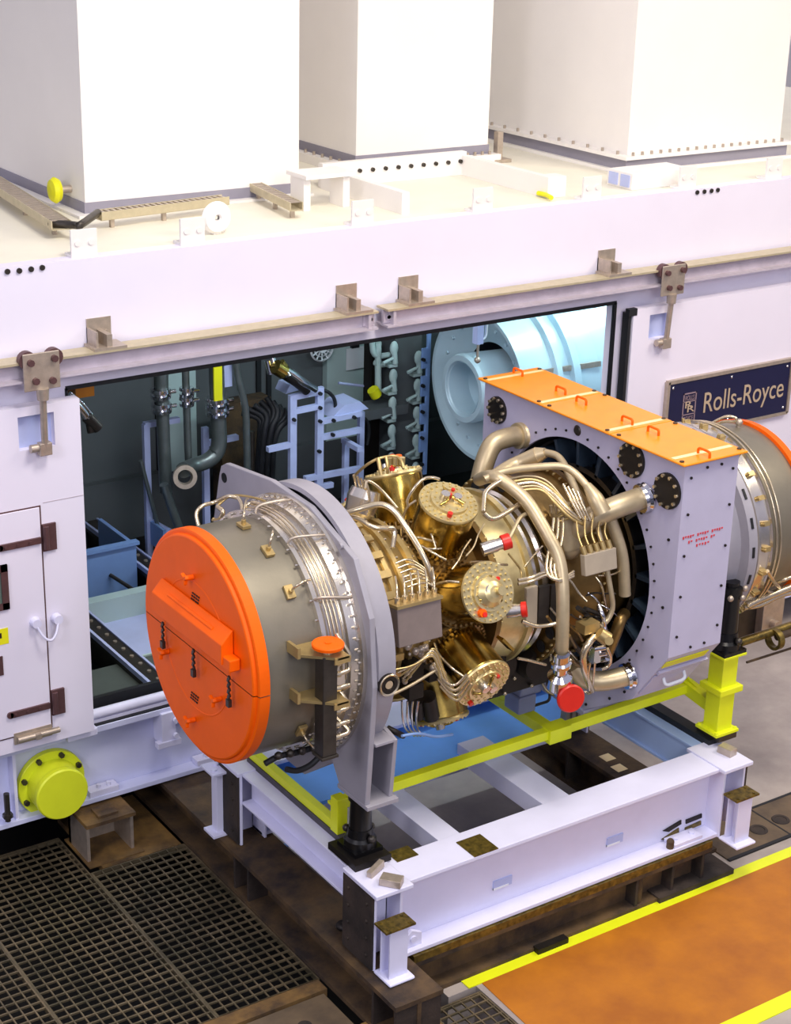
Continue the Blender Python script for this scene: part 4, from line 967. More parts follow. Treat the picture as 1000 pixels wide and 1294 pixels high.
# --------- combustor cans (one built, the rest copied round the axis)
CX = 1.0
def proto_can():
    o0 = (CX, EY, EZ); ax = (0, -1, 0); S = .055
    f = MB(); f.lathe([(.40, .14), (.52, .165), (.54, .178), (.87, .187), (.885, .183)], o0, ax, 48); can = build('combustor_can', f, M['gold'], ENG, origin=o0)
    f = MB(); f.lathe([(.48, .16), (.48, .222), (.505, .226), (.53, .222), (.53, .172)], o0, ax, 48)
    f.bolts((CX, EY-.53, EZ), ax, .204, 32, .010, .03)
    build('base_flange', f, M['brown'], can)
    f = MB(); f.lathe([(.878, .187), (.89, .193), (.905, .19), (.905, .125), (.925, .12), (.925, .0)], o0, ax, 48); f.bolts((CX, EY-.905, EZ), ax, .175, 26, .008, .012); f.bolts((CX, EY-.905, EZ), ax, .145, 20, .009, .014); f.bolts((CX, EY-.925, EZ), ax, .095, 12, .008, .012); cov = build('end_cover', f, M['facegold'], can)
    y9 = EY-.92
    f = MB(); f.cyl((CX-.03, y9, EZ+.02), (CX-.03, y9-.055, EZ+.02), .035, .03, n=12); f.cyl((CX+.045, y9, EZ-.015), (CX+.045, y9-.045, EZ-.015), .028, n=10); build('fuel_nozzle', f, M['polish'], can)
    f = MB(); f.tube([(CX+.02, y9-.01, EZ+.1), (CX+.0, y9-.03, EZ+.02), (CX+.06, y9-.02, EZ-.07)], .012, 6); build('nozzle_tube', f, M['gold'], can)
    f = MB(); f.tube([(CX-.09, y9-.01, EZ-.03), (CX-.03, y9-.04, EZ-.03), (CX+.02, y9-.02, EZ+.08)], .010, 6); build('nozzle_tube', f, M['gold'], can)
    for (a, b, r, h) in ((-.08, -.125, .017, .025), (.07, .07, .013, .02), (.0, .01, .012, .05)):
        f = MB(); f.cyl((CX+a, y9+.005, EZ+b), (CX+a, y9-h, EZ+b), r, n=8); build('plug_cap', f, M['red'], can)
    f = MB(); f.tube([(CX-.175, EY-.87, EZ+.1), (CX-.225, EY-.80, EZ+.12), (CX-.23, EY-.64, EZ+.1), (CX-.2, EY-.54, EZ+.1)], .009, 6); build('igniter_lead', f, M['tube'], can)
    return can
can0 = proto_can()
cans = {}
for a in (112.5, 67.5, 22.5, -22.5, -67.5, -112.5, 157.5, -157.5):
    c = can0 if a == 112.5 else dup(can0, ENG)
    c.rotation_euler.x = math.radians(-a); c.scale = (1.05, .955, 1.05); c.location.z = EZ-.03-WL[ENG.name][2]; cans[a] = c
# can dressing
f = MB(); f.tube([E(447, 602, .86), E(462, 588, .95), E(478, 579, 1.0), E(500, 575, 1.0), E(508, 582, .98), E(510, 592, .94)], .010, 8); ep('can_bracket', f, M['golddull'])
f = MB(); f.tube([E(478, 579, 1.0), E(480, 590, .95), E(482, 600, .9)], .014, 8); f.tube([E(488, 578, 1.0), E(490, 590, .95), E(490, 598, .9)], .010, 8); ep('can_bracket', f, M['golddull'])
for k in range(5):
    f = MB(); p = E(492+k*4, 587-(k % 2)*3, .93); f.cyl(p, p+Vector((0, 0, .05)), .022, n=8); ep('can_plug', f, M['orange'] if k % 2 else M['facegold'])
ca = math.radians(22.5); dn = Vector((0, -math.cos(ca), math.sin(ca))); cc_ = Vector((CX, EY, EZ-.03))+dn*.875
f = MB(); f.lathe([(0, .105), (.02, .10), (.05, .07), (.065, .04), (.07, .0)], cc_, dn, 32); f.lathe([(.05, .03), (.10, .03), (.10, .0)], cc_+Vector((.03, 0, .0)), dn, 16); ep('can_dome', f, M['facegold'])
f = MB(); f.cyl(cc_+Vector((-.09, 0, -.13)), cc_+Vector((-.09, 0, -.13))+dn*.07, .028, n=10); ep('can_plug', f, M['orange'])
# --------- box casing round the turbine
BX0, BX1 = 2.35, 2.84
bp = [(.15, 3.46), (2.35, 3.46), (2.35, 2.05), (2.02, 1.59), (1.5, 1.27), (1.0, 1.27), (.48, 1.59), (.15, 2.05)]
HR = .86
def holed(f, x, r, dx):
    import math as m
    n = len(bp); angs = sorted(set([m.atan2(z-EZ, y-EY) for y, z in bp]+[2*PI*i/96-PI for i in range(96)]))
    def outer(a):
        d = (m.cos(a), m.sin(a)); best = None
        for i in range(n):
            p, q = bp[i], bp[(i+1) % n]; ex, ez = q[0]-p[0], q[1]-p[1]
            den = d[0]*ez-d[1]*ex
            if abs(den) < 1e-9: continue
            px, pz = p[0]-EY, p[1]-EZ
            t = (px*ez-pz*ex)/den; s = (px*d[1]-pz*d[0])/den
            if t > 0 and -1e-6 <= s <= 1+1e-6 and (best is None or t < best): best = t
        return best
    vs = []
    for a in angs:
        o = outer(a); vs += [(x, EY+o*m.cos(a), EZ+o*m.sin(a)), (x, EY+r*m.cos(a), EZ+r*m.sin(a))]
    k = len(angs)
    f.add(vs, [(2*i, 2*((i+1) % k), 2*((i+1) % k)+1, 2*i+1) for i in range(k)])
f = MB(); holed(f, BX0, HR, 0); holed(f, BX1, .8, 0)
n = len(bp)
for i in range(n):
    p, q = bp[i], bp[(i+1) % n]; f.add([(BX0, *p), (BX0, *q), (BX1, *q), (BX1, *p)], [(0, 1, 2, 3)])
f.lathe([(BX0, HR), (BX0+.03, HR)], AO, AX, 72)
box = ep('box_casing', f, M['box'])
bolt_ring('rim_bolt', (BX0, EY, EZ), (-1, 0, 0), HR+.055, 48, .009, .01, M['iron'], box)
bolt_list('side_screw', [(x, .15, z) for z in (3.36, 3.1, 2.8, 2.5, 2.2) for x in (BX0+.06, BX1-.05)]+[(x, .15, z) for z in (2.09, 3.41) for x in (2.55, 2.68)], (0, -1, 0), .010, .01, M['iron'], box)
bolt_list('front_screw', [(BX0, y, z) for y, z in ((.3, 2.0), (.55, 1.62), (.7, 1.5), (.95, 1.34), (.24, 2.4), (.24, 2.9))], (-1, 0, 0), .011, .01, M['iron'], box)

f = MB(); f.lathe([(BX0+.03, HR), (BX0+.2, .84), (BX1-.02, .8), (BX1-.02, .5)], AO, AX, 72); ep('inlet_throat', f, M['iron'], box)
for i in range(20):
    a = i*18+4; f = MB(); R = Matrix.Rotation(math.radians(-a), 3, 'X')
    f.obox(cy(BX0+.14, a, .735), (.16, .19, .03), R); f.obox(cy(BX0+.24, a+9, .70), (.03, .26, .16), R); ep('guide_vane', f, M['bluedark'], box)
f = MB(); f.lathe([(BX0+.1, .835), (BX0+.13, .82)], AO, AX, 72); f.lathe([(BX0+.06, .66), (BX0+.06, .62), (BX0+.3, .6)], AO, AX, 72); ep('inner_ring', f, M['gun'], box)
for (u, v, rr) in ((630, 518, .105), (800, 581, .125), (845, 620, .125)):
    c = X(u, v, BX0); f = MB(); f.lathe([(0, rr), (-.02, rr), (-.022, rr*.9)], c, AX, 32, False, True); pt = ep('blanking_plate', f, M['iron'], box)
    bolt_ring('plate_bolt', c+Vector((-.018, 0, 0)), (-1, 0, 0), rr*.86, 10, .013, .02, M['tube'], pt)
# lines of worn red stencil, yellow label and handle
for i, (u0, v0, u1, v1) in enumerate(((863, 680, 915, 664), (870, 685, 905, 673), (880, 689, 898, 683))):
    a, b = Y(u0, v0, .15), Y(u1, v1, .15); k = int((b.x-a.x)/.022)
    f = MB()
    for j in range(k):
        if (j*7+i*3) % 6 == 5: continue
        x = a.x+(b.x-a.x)*j/k; f.box(x, x+.013, .147, .15, a.z-.012+.004*((j*5) % 3), a.z+.008)
    ep('red_stencil', f, M['redmark'], box)
cd_ = Vector((0, -.33, .46)).normalized(); cn = Vector((0, -.46, -.33)).normalized().cross(Vector((1, 0, 0)))
nrm = Vector((0, -.81, -.58)); up = Vector((0, -.33, .46)).normalized()
R = Matrix((Vector((1, 0, 0)), up, Vector((1, 0, 0)).cross(up))).transposed()
def cham(x, t): return Vector((x, .48, 1.59))+up*t
f = MB(); f.obox(cham(2.57, .47)+nrm*.004, (.40, .075, .006), R); ep('yellow_label', f, M['sticker'], box)
f = MB(); f.obox(cham(2.6, .37)+nrm*.012, (.46, .03, .02), R); f.obox(cham(2.57, .2)+nrm*.006, (.4, .24, .01), R); ep('access_plate', f, M['box'], box)
f = MB(); a = cham(2.5, .25); b = cham(2.68, .27); f.tube([a, a+nrm*.06-up*.03, b+nrm*.06-up*.03, b], .012, 8, .04); ep('access_handle', f, M['paper'], box)
f = MB(); f.obox((2.6, .3, 3.30), (.02, .02, .02)); 
f = MB(); f.box(BX0-.02, BX0, .5, 2.0, 1.28, 1.3) if False else f.box(BX0-.015, BX1, .96, 1.54, 1.24, 1.28); ep('bottom_rail', f, M['box'], box)
f = MB(); c = X(730, 544, BX0); f.lathe([(0, .04), (-.01, .03)], c, AX, 14, False, True); ep('drain_plug', f, M['gun'], box)
# removable lids
def lid(y0, y1, hs, label):
    g = bpy.data.objects.new('lid', None); COL.objects.link(g); g.parent = ENG; g.empty_display_size = .1
    g.location = Vector(((BX0+BX1)/2, (y0+y1)/2, 3.462))-Vector(WL[ENG.name]); WL[g.name] = ((BX0+BX1)/2, (y0+y1)/2, 3.462); g['label'] = label
    c = .05; f = MB(); x0, x1 = BX0-.045, BX1+.045
    f.box(x0, x1, y0+.003, y1-.003, 3.462, 3.478); build('lid_plate', f, M['lid'], g, .006)
    for (x, y) in hs:
        f = MB(); f.tube([(x, y-.055, 3.475), (x, y-.055, 3.52), (x, y+.055, 3.52), (x, y+.055, 3.475)], .009, 8, .02); build('lid_handle', f, M['orange'], g)
    f = MB()
    for y in (y0+.06, y1-.06):
        for x in (x0+.03, x1-.03): f.cyl((x, y, 3.478), (x, y, 3.486), .016, n=8)
    build('lid_screws', f, M['rust'], g)
    return g
def hz(u, v): p = Z(u, v, 3.5); return (p.x, p.y)
g1 = lid(1.62, 2.39, [hz(655, 470), hz(709, 493)], 'orange lid with two handles on the grey box casing, nearest the round inlet')
g2 = lid(.86, 1.62, [hz(735, 506), hz(793, 531)], 'middle one of three orange lids on the grey box casing')
g3 = lid(.11, .86, [hz(826, 544), hz(890, 572)], 'orange lid at the near end of the grey box casing beside the jack post')
for g_, y in ((g1, 2.3), (g1, 1.66), (g2, .92), (g3, .25)):
    f = MB(); f.box(BX0-.02, BX1+.02, y-.02, y+.02, 3.4782, 3.4795); build('tape_strip', f, M['tape'], g_)

# --------- rear casing beyond the box
f = MB(); f.lathe([(2.84, .62), (3.2, .66), (3.2, .70), (3.23, .70), (3.23, .67), (3.38, .70), (3.39, .775), (3.46, .79), (3.47, .76)], AO, AX, 96); rear = ep('rear_casing', f, M['plate'])
bolt_ring('rear_bolt', (3.2, EY, EZ), (-1, 0, 0), .685, 60, .010, .025, M['tube'], rear)
for a in range(-60, 120, 16):
    f = MB(); R = Matrix.Rotation(math.radians(-a), 3, 'X'); f.obox(cy(3.425, a, .782), (.02, .012, .08), R); ep('slot', f, M['rubber'], rear)
f = MB(); f.lathe([(3.47, .76), (3.48, .785), (3.5, .785), (3.5, .76), (3.62, .755), (3.63, .775), (3.65, .755)], AO, AX, 96); rb = ep('rear_band', f, M['polish'], rear)
for a in range(-66, 110, 14):
    f = MB(); R = Matrix.Rotation(math.radians(-a), 3, 'X'); f.obox(cy(3.56, a, .775), (.06, .04, .035), R); f.cyl(cy(3.53, a, .77), cy(3.53, a, .81), .012, n=6); ep('band_clip', f, M['golddull'], rb)
f = MB(); f.lathe([(3.65, .745), (3.7, .742), (4.08, .69)], AO, AX, 96); rd = ep('rear_drum', f, M['drum'], rear)
for x, r in ((3.68, .765), (3.73, .757)):
    arc('hoop_tube', x, r, 118, -62, .009, M['tube'], rd, 30)
f = MB(); f.lathe([(4.06, .69), (4.06, .72), (4.13, .71), (4.15, .62), (4.17, .0)], AO, AX, 96); o = build('exhaust_cover', f, M['orange']); tag(o, 'orange rimmed end cover on the far drum of the engine by the right edge', 'cover')
f = MB(); f.sphere(cy(3.93, 88, .75), .03, 8, 6); f.cyl(cy(3.93, 88, .70), cy(3.93, 88, .75), .02, n=8); ep('drum_lug', f, M['fitting'], rd)
f = MB(); f.tube([X(898, 536, 3.75), X(908, 530, 3.78), X(920, 525, 3.82), X(932, 528, 3.86), X(930, 533, 3.86), X(915, 532, 3.82), X(903, 537, 3.78), X(897, 534, 3.75)], .011, 6); ep('loop_tube', f, M['tube'], rd)
for pts, r in ((((944, 766), (955, 760), (975, 752), (1000, 742)), .03), (((940, 768), (960, 766), (985, 752), (1005, 748)), .02), (((975, 740), (990, 733), (1004, 728)), .015), (((970, 722), (978, 735), (985, 742)), .016), (((962, 740), (972, 748), (980, 750)), .016)):
    f = MB(); f.tube([E(u, v, .80) if v < 740 else Y(u, v, .62) for u, v in pts], r, 8); ep('scavenge_pipe', f, M['tube'], rear)
for u, v in ((965, 729), (962, 742), (957, 747)):
    f = MB(); f.sphere(Y(u, v, .6), .03, 8, 6); ep('pipe_joint', f, M['golddull'], rear)

# --------- pipes and fittings round the core
def P3(p): return E(*p) if len(p) == 3 else X(p[0], p[1], p[3])
def pipe(name, pts, r, m='steel', n=12, rnd=None, parent=None):
    f = MB(); f.tube([P3(p) for p in pts], r, n, rnd); return ep(name, f, M[m], parent)
def flange_at(p, q, r, m, parent=None, name='pipe_flange'):
    p, q = Vector(p), Vector(q); d = (p-q).normalized()
    f = MB(); f.lathe([(-.05, r*.9), (-.05, r*1.3), (-.03, r*1.35), (-.02, r*1.2), (.0, r*1.35), (.01, r*1.35), (.01, r*.8)], p, d, 28); return ep(name, f, M[m], parent)
def px_(u, v, x): return (u, v, 0, x)
# large elbows joined to the box front
q = pipe('bleed_elbow', [px_(606, 612, 1.95), px_(612, 585, 2.0), px_(622, 560, 2.08), px_(640, 553, 2.2), px_(660, 550, 2.35)], .074, n=20); flange_at(X(660, 550, 2.35), X(640, 553, 2.2), .074, 'steel', q)
q = pipe('bleed_elbow', [(722, 672, .70), (745, 655, .84), px_(780, 640, 2.12), px_(815, 628, 2.35)], .078, n=20); flange_at(X(817, 628, 2.35), X(795, 635, 2.22), .078, 'chrome', q)
f = MB(); c = E(716, 668, .72); f.cyl(c+Vector((.0, .05, .12)), c+Vector((.03, .0, -.14)), .085, .095, n=20); f.sphere(c+Vector((.03, 0, -.14)), .09, 14, 8); f.bolts(c+Vector((0, .05, .12)), (0, .3, 1), .08, 10, .014, .04); ep('bleed_valve', f, M['steel'], None)
q = pipe('bleed_elbow', [px_(726, 842, 2.0), px_(738, 858, 2.05), px_(760, 862, 2.16), px_(797, 853, 2.35)], .072, 'steel', n=20); flange_at(X(797, 853, 2.35), X(780, 858, 2.25), .072, 'chrome', q)
# long main pipe down to the red capped end
pipe('main_pipe', [px_(606, 606, 1.55), (622, 600, .95), (645, 614, .92), (668, 634, .92), (690, 672, .93), (708, 705, .94), (712, 750, .95), (711, 800, .96), (710, 835, .97)], .045, n=16)
f = MB(); a, b = E(710, 822, .97), E(708, 850, .97); d = (b-a).normalized(); L = (b-a).length
f.lathe([(0, .047), (.02, .06), (L*.4, .06), (L*.45, .075), (L*.6, .075), (L*.65, .055), (L, .05)], a, d, 24); f.lathe([(L, .05), (L+.03, .085), (L+.12, .09), (L+.16, .06), (L+.17, .0)], a, d, 24); ep('pipe_coupling', f, M['chrome'], None)
c = E(722, 883, 1.12); e = c+Vector((.02, .16, .10))
f = MB(); f.cyl(E(709, 862, .97), c+Vector((0.02, .05, .02)), .06, n=16); f.cyl(c+Vector((.06, .20, .0)), c+Vector((.008, .03, -.003)), .07, n=20); ep('pipe_outlet', f, M['chrome'], None)
f = MB(); d = Vector((-.25, -.95, .1)).normalized(); f.lathe([(-.03, .07), (-.02, .098), (.0, .1), (.012, .09)], c, d, 36, True, True); o = build('protective_cap', f, M['red']); tag(o, 'large red round cap closing the lowest pipe end under the turbine', 'cap')
# tapered duct over the top
f = MB(); f.tube([px for px in (X(622, 600, 1.7), X(650, 588, 1.95), X(680, 575, 2.05))], [.03, .055, .06], 16); f.tube([X(679, 575.5, 2.05), X(690, 572, 2.08)], [.06, .035], 16); f.tube([X(690, 572, 2.08), X(704, 575, 2.1), X(712, 584, 2.1), X(722, 605, 2.05), X(733, 632, 2.0), X(738, 648, 1.95)], .026, 10); ep('tapered_duct', f, M['steel'], None)
f = MB(); f.tube([E(612, 606, .9), E(640, 594, .95), E(680, 590, .97), E(712, 588, 1.0), E(728, 598, 1.0), E(742, 614, 1.0)], .026, 12); f.tube([E(742, 613, 1.0), E(754, 632, 1.0), E(762, 648, .98)], [.03, .055, .06], 16); ep('curved_duct', f, M['steel'], None)
pipe('side_pipe', [px_(770, 652, 2.1), px_(780, 678, 2.15), px_(788, 705, 2.18), px_(790, 752, 2.2)], .042, n=14)
pipe('side_pipe', [(754, 660, .86), (764, 700, .86), (772, 745, .86), (776, 768, .86), (768, 785, .86), (758, 792, .88)], .018, n=10)
pipe('side_pipe', [px_(790, 775, 2.28), px_(784, 783, 2.2), px_(779, 800, 2.18), px_(766, 830, 2.15)], .042, 'brown', n=14)
pipe('drain_pipe', [(752, 804, .95), (742, 815, .97), (736, 830, .98), (740, 852, 1.0), (748, 872, 1.02)], .024, 'tube', n=12)
pipe('drain_pipe', [(752, 838, 1.0), (750, 860, 1.02), (748, 878, 1.04), (740, 874, 1.04)], .008, 'tube', n=6)
pipe('drain_pipe', [(746, 838, 1.0), (743, 855, 1.02), (745, 872, 1.04)], .008, 'tube', n=6)
f = MB(); c = E(757, 800, .98); f.cyl(c, E(768, 808, 1.02), .045, .05, n=14); f.cyl(E(768, 808, 1.02), E(770, 810, 1.06), .03, n=12); f.box(c.x-.08, c.x+.05, c.y+.05, c.y+.15, c.z-.02, c.z+.05); ep('fuel_valve', f, M['golddull'], None)
f = MB()
for k in range(3): f.cyl(E(752+k*4, 820+k*7, .96), E(766+k*1, 818+k*7, 1.0), .02, n=10)
f.obox(E(752, 826, .95), (.06, .06, .12)); ep('solenoid_block', f, M['chrome'], None)
f = MB(); f.tube([E(768, 820, 1.0), E(773, 832, 1.0), E(770, 842, 1.0), E(760, 846, 1.0)], .012, 8); ep('drain_pipe', f, M['tube'], None)
# pipes over the compressor
pipe('air_pipe', [(440, 648, .8), (462, 641, .86), (482, 636, .9), (498, 644, .9), (512, 664, .88), (527, 687, .86), (540, 712, .84), (547, 735, .8)], .02, 'tube', 10)
pipe('air_pipe', [(438, 652, .76), (455, 656, .78), (470, 667, .78), (490, 668, .78), (498, 667, .77), (499, 676, .74), (496, 692, .70)], .018, 'tube', 10)
pipe('ignition_lead', [(502, 642, .78), (488, 625, .84), (472, 610, .92), (463, 607, .94), (462, 618, .92)], .010, 'tube', 8)
pipe('ignition_lead', [(516, 640, .82), (514, 632, .86), (525, 614, .96), (536, 604, 1.0), (548, 603, 1.02), (556, 606, 1.03)], .010, 'tube', 8)
pipe('ignition_lead', [(611, 647, .95), (612, 632, .95), (613, 622, .96), (622, 614, .96), (632, 608, .96)], .016, 'tube', 8)
pipe('ignition_lead', [(611, 648, .92), (622, 658, .9), (640, 648, .88), (662, 634, .85)], .018, 'tube', 8)
pipe('ignition_lead', [(644, 680, .9), (652, 664, .9), (658, 652, .88), (676, 645, .86)], .014, 'steel', 8)
# round beige canister behind the flange
f = MB(); a = X(452, 655, .55); b = X(462, 622, .62); d = (b-a).normalized(); f.lathe([(0, .06), (.04, .1), (.14, .115), (.2, .1), (.2, .03)], a, d, 24, True); cn_ = ep('air_canister', f, M['polish'])
for k in range(4):
    p = X(452+k*5, 636-k*.8, .58); f = MB(); f.tube([p, X(451+k*5, 618, .58), X(447+k*4.5, 600+k*2, .56)], .009, 6); ep('wire_tail', f, M['tube'], cn_)
# tube fan between compressor and cans
for k in range(6):
    pipe('fuel_line', [(500+k*3, 712+k*6, .70), (516+k*4, 705+k*6, .73), (534+k*3, 716+k*5, .72), (548, 728+k*5, .72)], .007+.001*(k % 2), 'tube', 6)
# junction box
def face_box(name, u0, v0, u1, v1, r, dep, m, parent=None):
    c = E((u0+u1)/2, (v0+v1)/2, r); a = E(u0, (v0+v1)/2, r); w = (Y(u1, (v0+v1)/2-(u1-u0)*.12, c.y).x-Y(u0, (v0+v1)/2+(u1-u0)*.12, c.y).x)
    h = Y((u0+u1)/2, v0, c.y).z-Y((u0+u1)/2, v1, c.y).z
    t = math.atan2(c.z-EZ, -(c.y-EY)); R = Matrix.Rotation(-t*.5, 3, 'X')
    f = MB(); f.obox(c, (w, dep, h), R); o = ep(name, f, M[m], parent, .006); return o, c, w, h, R
o, c, w, h, R = face_box('junction_box', 497, 762, 552, 808, .80, .12, 'jbox')
f = MB(); f.obox(c+R@Vector((0, .0, h/2+.012)), (w*1.04, .15, .02), R); ep('box_lid', f, M['golddull'], o)
for k in range(6):
    p = c+R@Vector((-w*.42+k*w*.17, -.02, h/2+.02)); f = MB(); f.cyl(p, p+Vector((0, 0, .045)), .018, n=8); f.tube([p+Vector((0, 0, .04)), p+Vector((.01, .02, .1)), p+Vector((.05, .1, .14))], .008, 6); ep('cable_gland', f, M['tube'], o)
o, c, w, h, R = face_box('sensor_box', 737, 697, 777, 722, .90, .05, 'beigebox')
for k in range(5):
    p = c+R@Vector((-w*.42+k*w*.2, .0, h/2)); f = MB(); f.cyl(p, p+Vector((-.01, .02, .05)), .02, n=8); f.tube([p+Vector((-.01, .02, .05)), p+Vector((0, .08, .1)), p+Vector((.03+.02*k, .14, .18+.02*k))], .008, 6); ep('connector', f, M['golddull'], o)
# louvred heat shield
for k in range(3):
    o, c, w, h, R = face_box('heat_shield', 664+k*15, 742-k*2, 678+k*15, 790, .74-.02*k, .03, 'gun' if k else 'beigebox')
# probes with red caps
def probe(u, v, u2, v2, r, lab):
    a, b = E(u, v, r), E(u2, v2, r+.06); d = (b-a); L = d.length; d.normalize()
    f = MB(); f.cyl(a-d*.03, a+d*L*.45, .045, n=10); f.cyl(a+d*L*.45, a+d*L*.75, .04, n=10); ep('probe_body', f, M['polish'])
    f = MB(); f.lathe([(0, .042), (.005, .052), (L*.4, .052), (L*.42, .045)], a+d*L*.7, d, 18, True, True); o = build('protective_cap', f, M['red']); tag(o, lab, 'cap')
probe(615, 693, 642, 684, .84, 'small red cap on the silver probe above the middle combustor can')
probe(646, 772, 664, 770, .84, 'small red cap right of the middle combustor can')
# gearbox and dark accessories below
f = MB(); f.box(1.3, 2.1, .95, 1.7, 1.62, 1.95); f.cyl((1.5, .86, 1.9), (1.5, 1.2, 1.9), .10, n=20); f.lathe([(0, .1), (.06, .12), (.1, .12), (.1, .08), (.2, .08)], (1.75, .82, 1.86), (0, 1, 0), 20, True); f.cyl((2.0, .88, 1.98), (2.0, 1.2, 1.98), .1, n=20); gb = ep('accessory_gearbox', f, M['iron'], None, .01)
f = MB()
for k in range(10): f.sphere((1.32+k*.08, .93, 1.65+.1*(k % 3)), .018, 6, 4)
ep('gearbox_studs', f, M['tube'], gb)
f = MB(); a = E(632, 806, .86); b = E(646, 820, .86); f.bar(a, b, .06, .02); ep('brass_tag', f, M['gold'], gb)
pipe('oil_pipe', [(660, 785, .85), (678, 792, .88), (694, 790, .9), (710, 786, .94)], .014, 'tube', 8)
pipe('oil_pipe', [(655, 832, .9), (668, 834, .9), (690, 840, .92)], .010, 'tube', 8)
# wiring looms at random round the casing
def loom(n, u0, u1, v0, v1, r0, r1, seed, rad=(.006, .011), mats=('tube', 'golddull', 'steel'), down=0, span=40):
    rn = random.Random(seed)
    for i in range(n):
        u, v = rn.uniform(u0, u1), rn.uniform(v0, v1); pts = []; a = rn.uniform(-.9, .9)
        for k in range(4):
            pts.append((u, v, rn.uniform(r0, r1))); u += math.cos(a)*span/3*rn.uniform(.6, 1.2); v += math.sin(a)*span/3+down/3; a += rn.uniform(-.8, .8)
        pipe('harness_lead', pts, rn.uniform(*rad), rn.choice(mats), 6)
for k in range(5):
    d = k*7; pipe('harness_lead', [(640+d*.6, 606+d*.5, .86), (668+d*.6, 600+d*.6, .9), (692+d*.3, 606+d, .92), (710+d*.4, 628+d, .9), (724+d*.5, 646+d*.6, .88)], .008+.003*(k % 3), ('steel', 'golddull', 'tube')[k % 3], 8)
for k in range(4):
    pipe('harness_lead', [(712+k*6, 612+k*3, .94), (722+k*5, 632+k*2, .94), (734+k*4, 655+k, .9)], .010, 'tube', 8)
for k in range(3):
    pipe('harness_lead', [(705, 648+k*6, .84), (720, 642+k*6, .86), (736, 640+k*7, .86)], .009, 'golddull', 8)
for k in range(3):
    pipe('harness_lead', [(700+k*6, 655, .86), (697+k*7, 685, .9), (690+k*5, 712, .93), (692+k*5, 728, .96), (706, 735+k, .98), (725, 722+k*3, .93)], .010, 'tube', 8)
for k in range(2):
    pipe('harness_lead', [(655, 733+k*5, .82), (672, 730+k*5, .84), (690, 722+k*4, .9), (704, 724+k*3, .96)], .012, 'tube', 8)
loom(12, 690, 760, 720, 800, .74, .84, 5, mats=('tube', 'gun', 'chrome'), span=40, down=10)
loom(4, 500, 540, 640, 700, .62, .72, 6, span=40, down=15)
loom(3, 560, 610, 700, 720, .7, .76, 8, span=50)
loom(4, 640, 690, 690, 760, .7, .78, 9, span=45)
loom(12, 690, 760, 750, 840, .78, .9, 12, rad=(.008, .018), mats=('gun', 'chrome', 'iron', 'brown'), span=30, down=20)
rn = random.Random(21)
for i in range(5):   # loop of leads under the junction box
    pipe('harness_lead', [(500+i*3, 846+i*4, .84), (522+i*4, 842-i*3, .88), (546+i, 826-i*3, .9), (552+i*3, 838+i*5, .9), (556+i*5, 858+i*4, .93)], .007, ('golddull', 'tube')[i % 2], 6)
for i in range(4):
    pipe('harness_lead', [(548+i*3, 840+i*9, .9), (562+i*3, 862+i*7, .93), (575+i*2, 868+i*6, .96), (590+i*2, 852+i*4, .98)], .009, ('tube', 'steel')[i % 2], 6)
pipe('harness_lead', [(495, 878, .86), (520, 866, .88), (552, 846, .9)], .010, 'steel', 8)
for i in range(4):
    pipe('harness_lead', [(508+i*7, 886, .8), (508+i*6, 905, .85), (512+i*5, 922, .9), (524+i*4, 930, .92)], .007, 'chrome', 6)
pipe('drain_hose', [(490, 920, .9), (500, 925, .95), (510, 930, .97)], .02, 'iron', 8)
pipe('drain_hose', [(508, 930, 1.0), (530, 926, 1.0), (550, 932, 1.0), (572, 928, 1.0)], .010, 'bluebox', 8)
f = MB()
for (u, v, r, s) in ((520, 845, .66, .12), (545, 850, .66, .1), (520, 870, .7, .12), (508, 850, .62, .1)): f.obox(E(u, v, r), (s, s, s*.9))
f.cyl(E(540, 880, .72), E(545, 905, .82), .06, n=14); f.cyl(E(525, 885, .72), E(527, 905, .8), .05, n=14); ep('starter_unit', f, M['iron'], None, .008)
for i in range(16):
    f = MB(); f.sphere(E(505+rn.uniform(0, 55), 815+rn.uniform(0, 50), .74), rn.uniform(.012, .03), 8, 5); ep('cable_connector', f, M['fitting'], None)
# small oil pump standing on the blue deck
c = Y(664, 878, 1.2); x, y, z = c.x, c.y, c.z
f = MB(); f.box(x-.10, x+.06, y-.06, y+.12, z-.12, z+.02); f.prism([(x-.09, z+.02), (x+.05, z+.02), (x+.02, z+.16), (x-.06, z+.16)], 1, y-.05, y+.1); f.box(x+.03, x+.13, y-.03, y+.1, z+.0, z+.17); f.cyl((x-.02, y+.03, z+.1), (x-.02, y+.1, z+.45), .04, n=12)
op = ep('oil_pump', f, M['pump'], None, .012)
f = MB(); f.tube([(x+.1, y-.04, z+.12), (x+.14, y-.08, z+.02), (x+.24, y-.1, z-.03), (x+.33, y-.08, z+.0)], .012, 8); ep('pump_hose', f, M['tube'], op)
f = MB(); f.tube([(x+.05, y-.05, z-.08), (x+.2, y-.05, z-.08), (x+.21, y-.02, z+.02), (x+.21, y+.0, z+.22)], .011, 8, .04); ep('pump_handle', f, M['gun'], op)
c = Z(735, 915, .86); f = MB()
for i in range(4): f.prism([(c.x-.12+i*.06, .86), (c.x-.07+i*.06, .86), (c.x-.09+i*.06, 1.02), (c.x-.11+i*.06, 1.02)], 1, c.y+.05, c.y+.12)
o = build('ribbed_guard', f, M['beigebox']); tag(o, 'small ribbed beige guard standing behind the yellow rail below the red cap', 'guard')

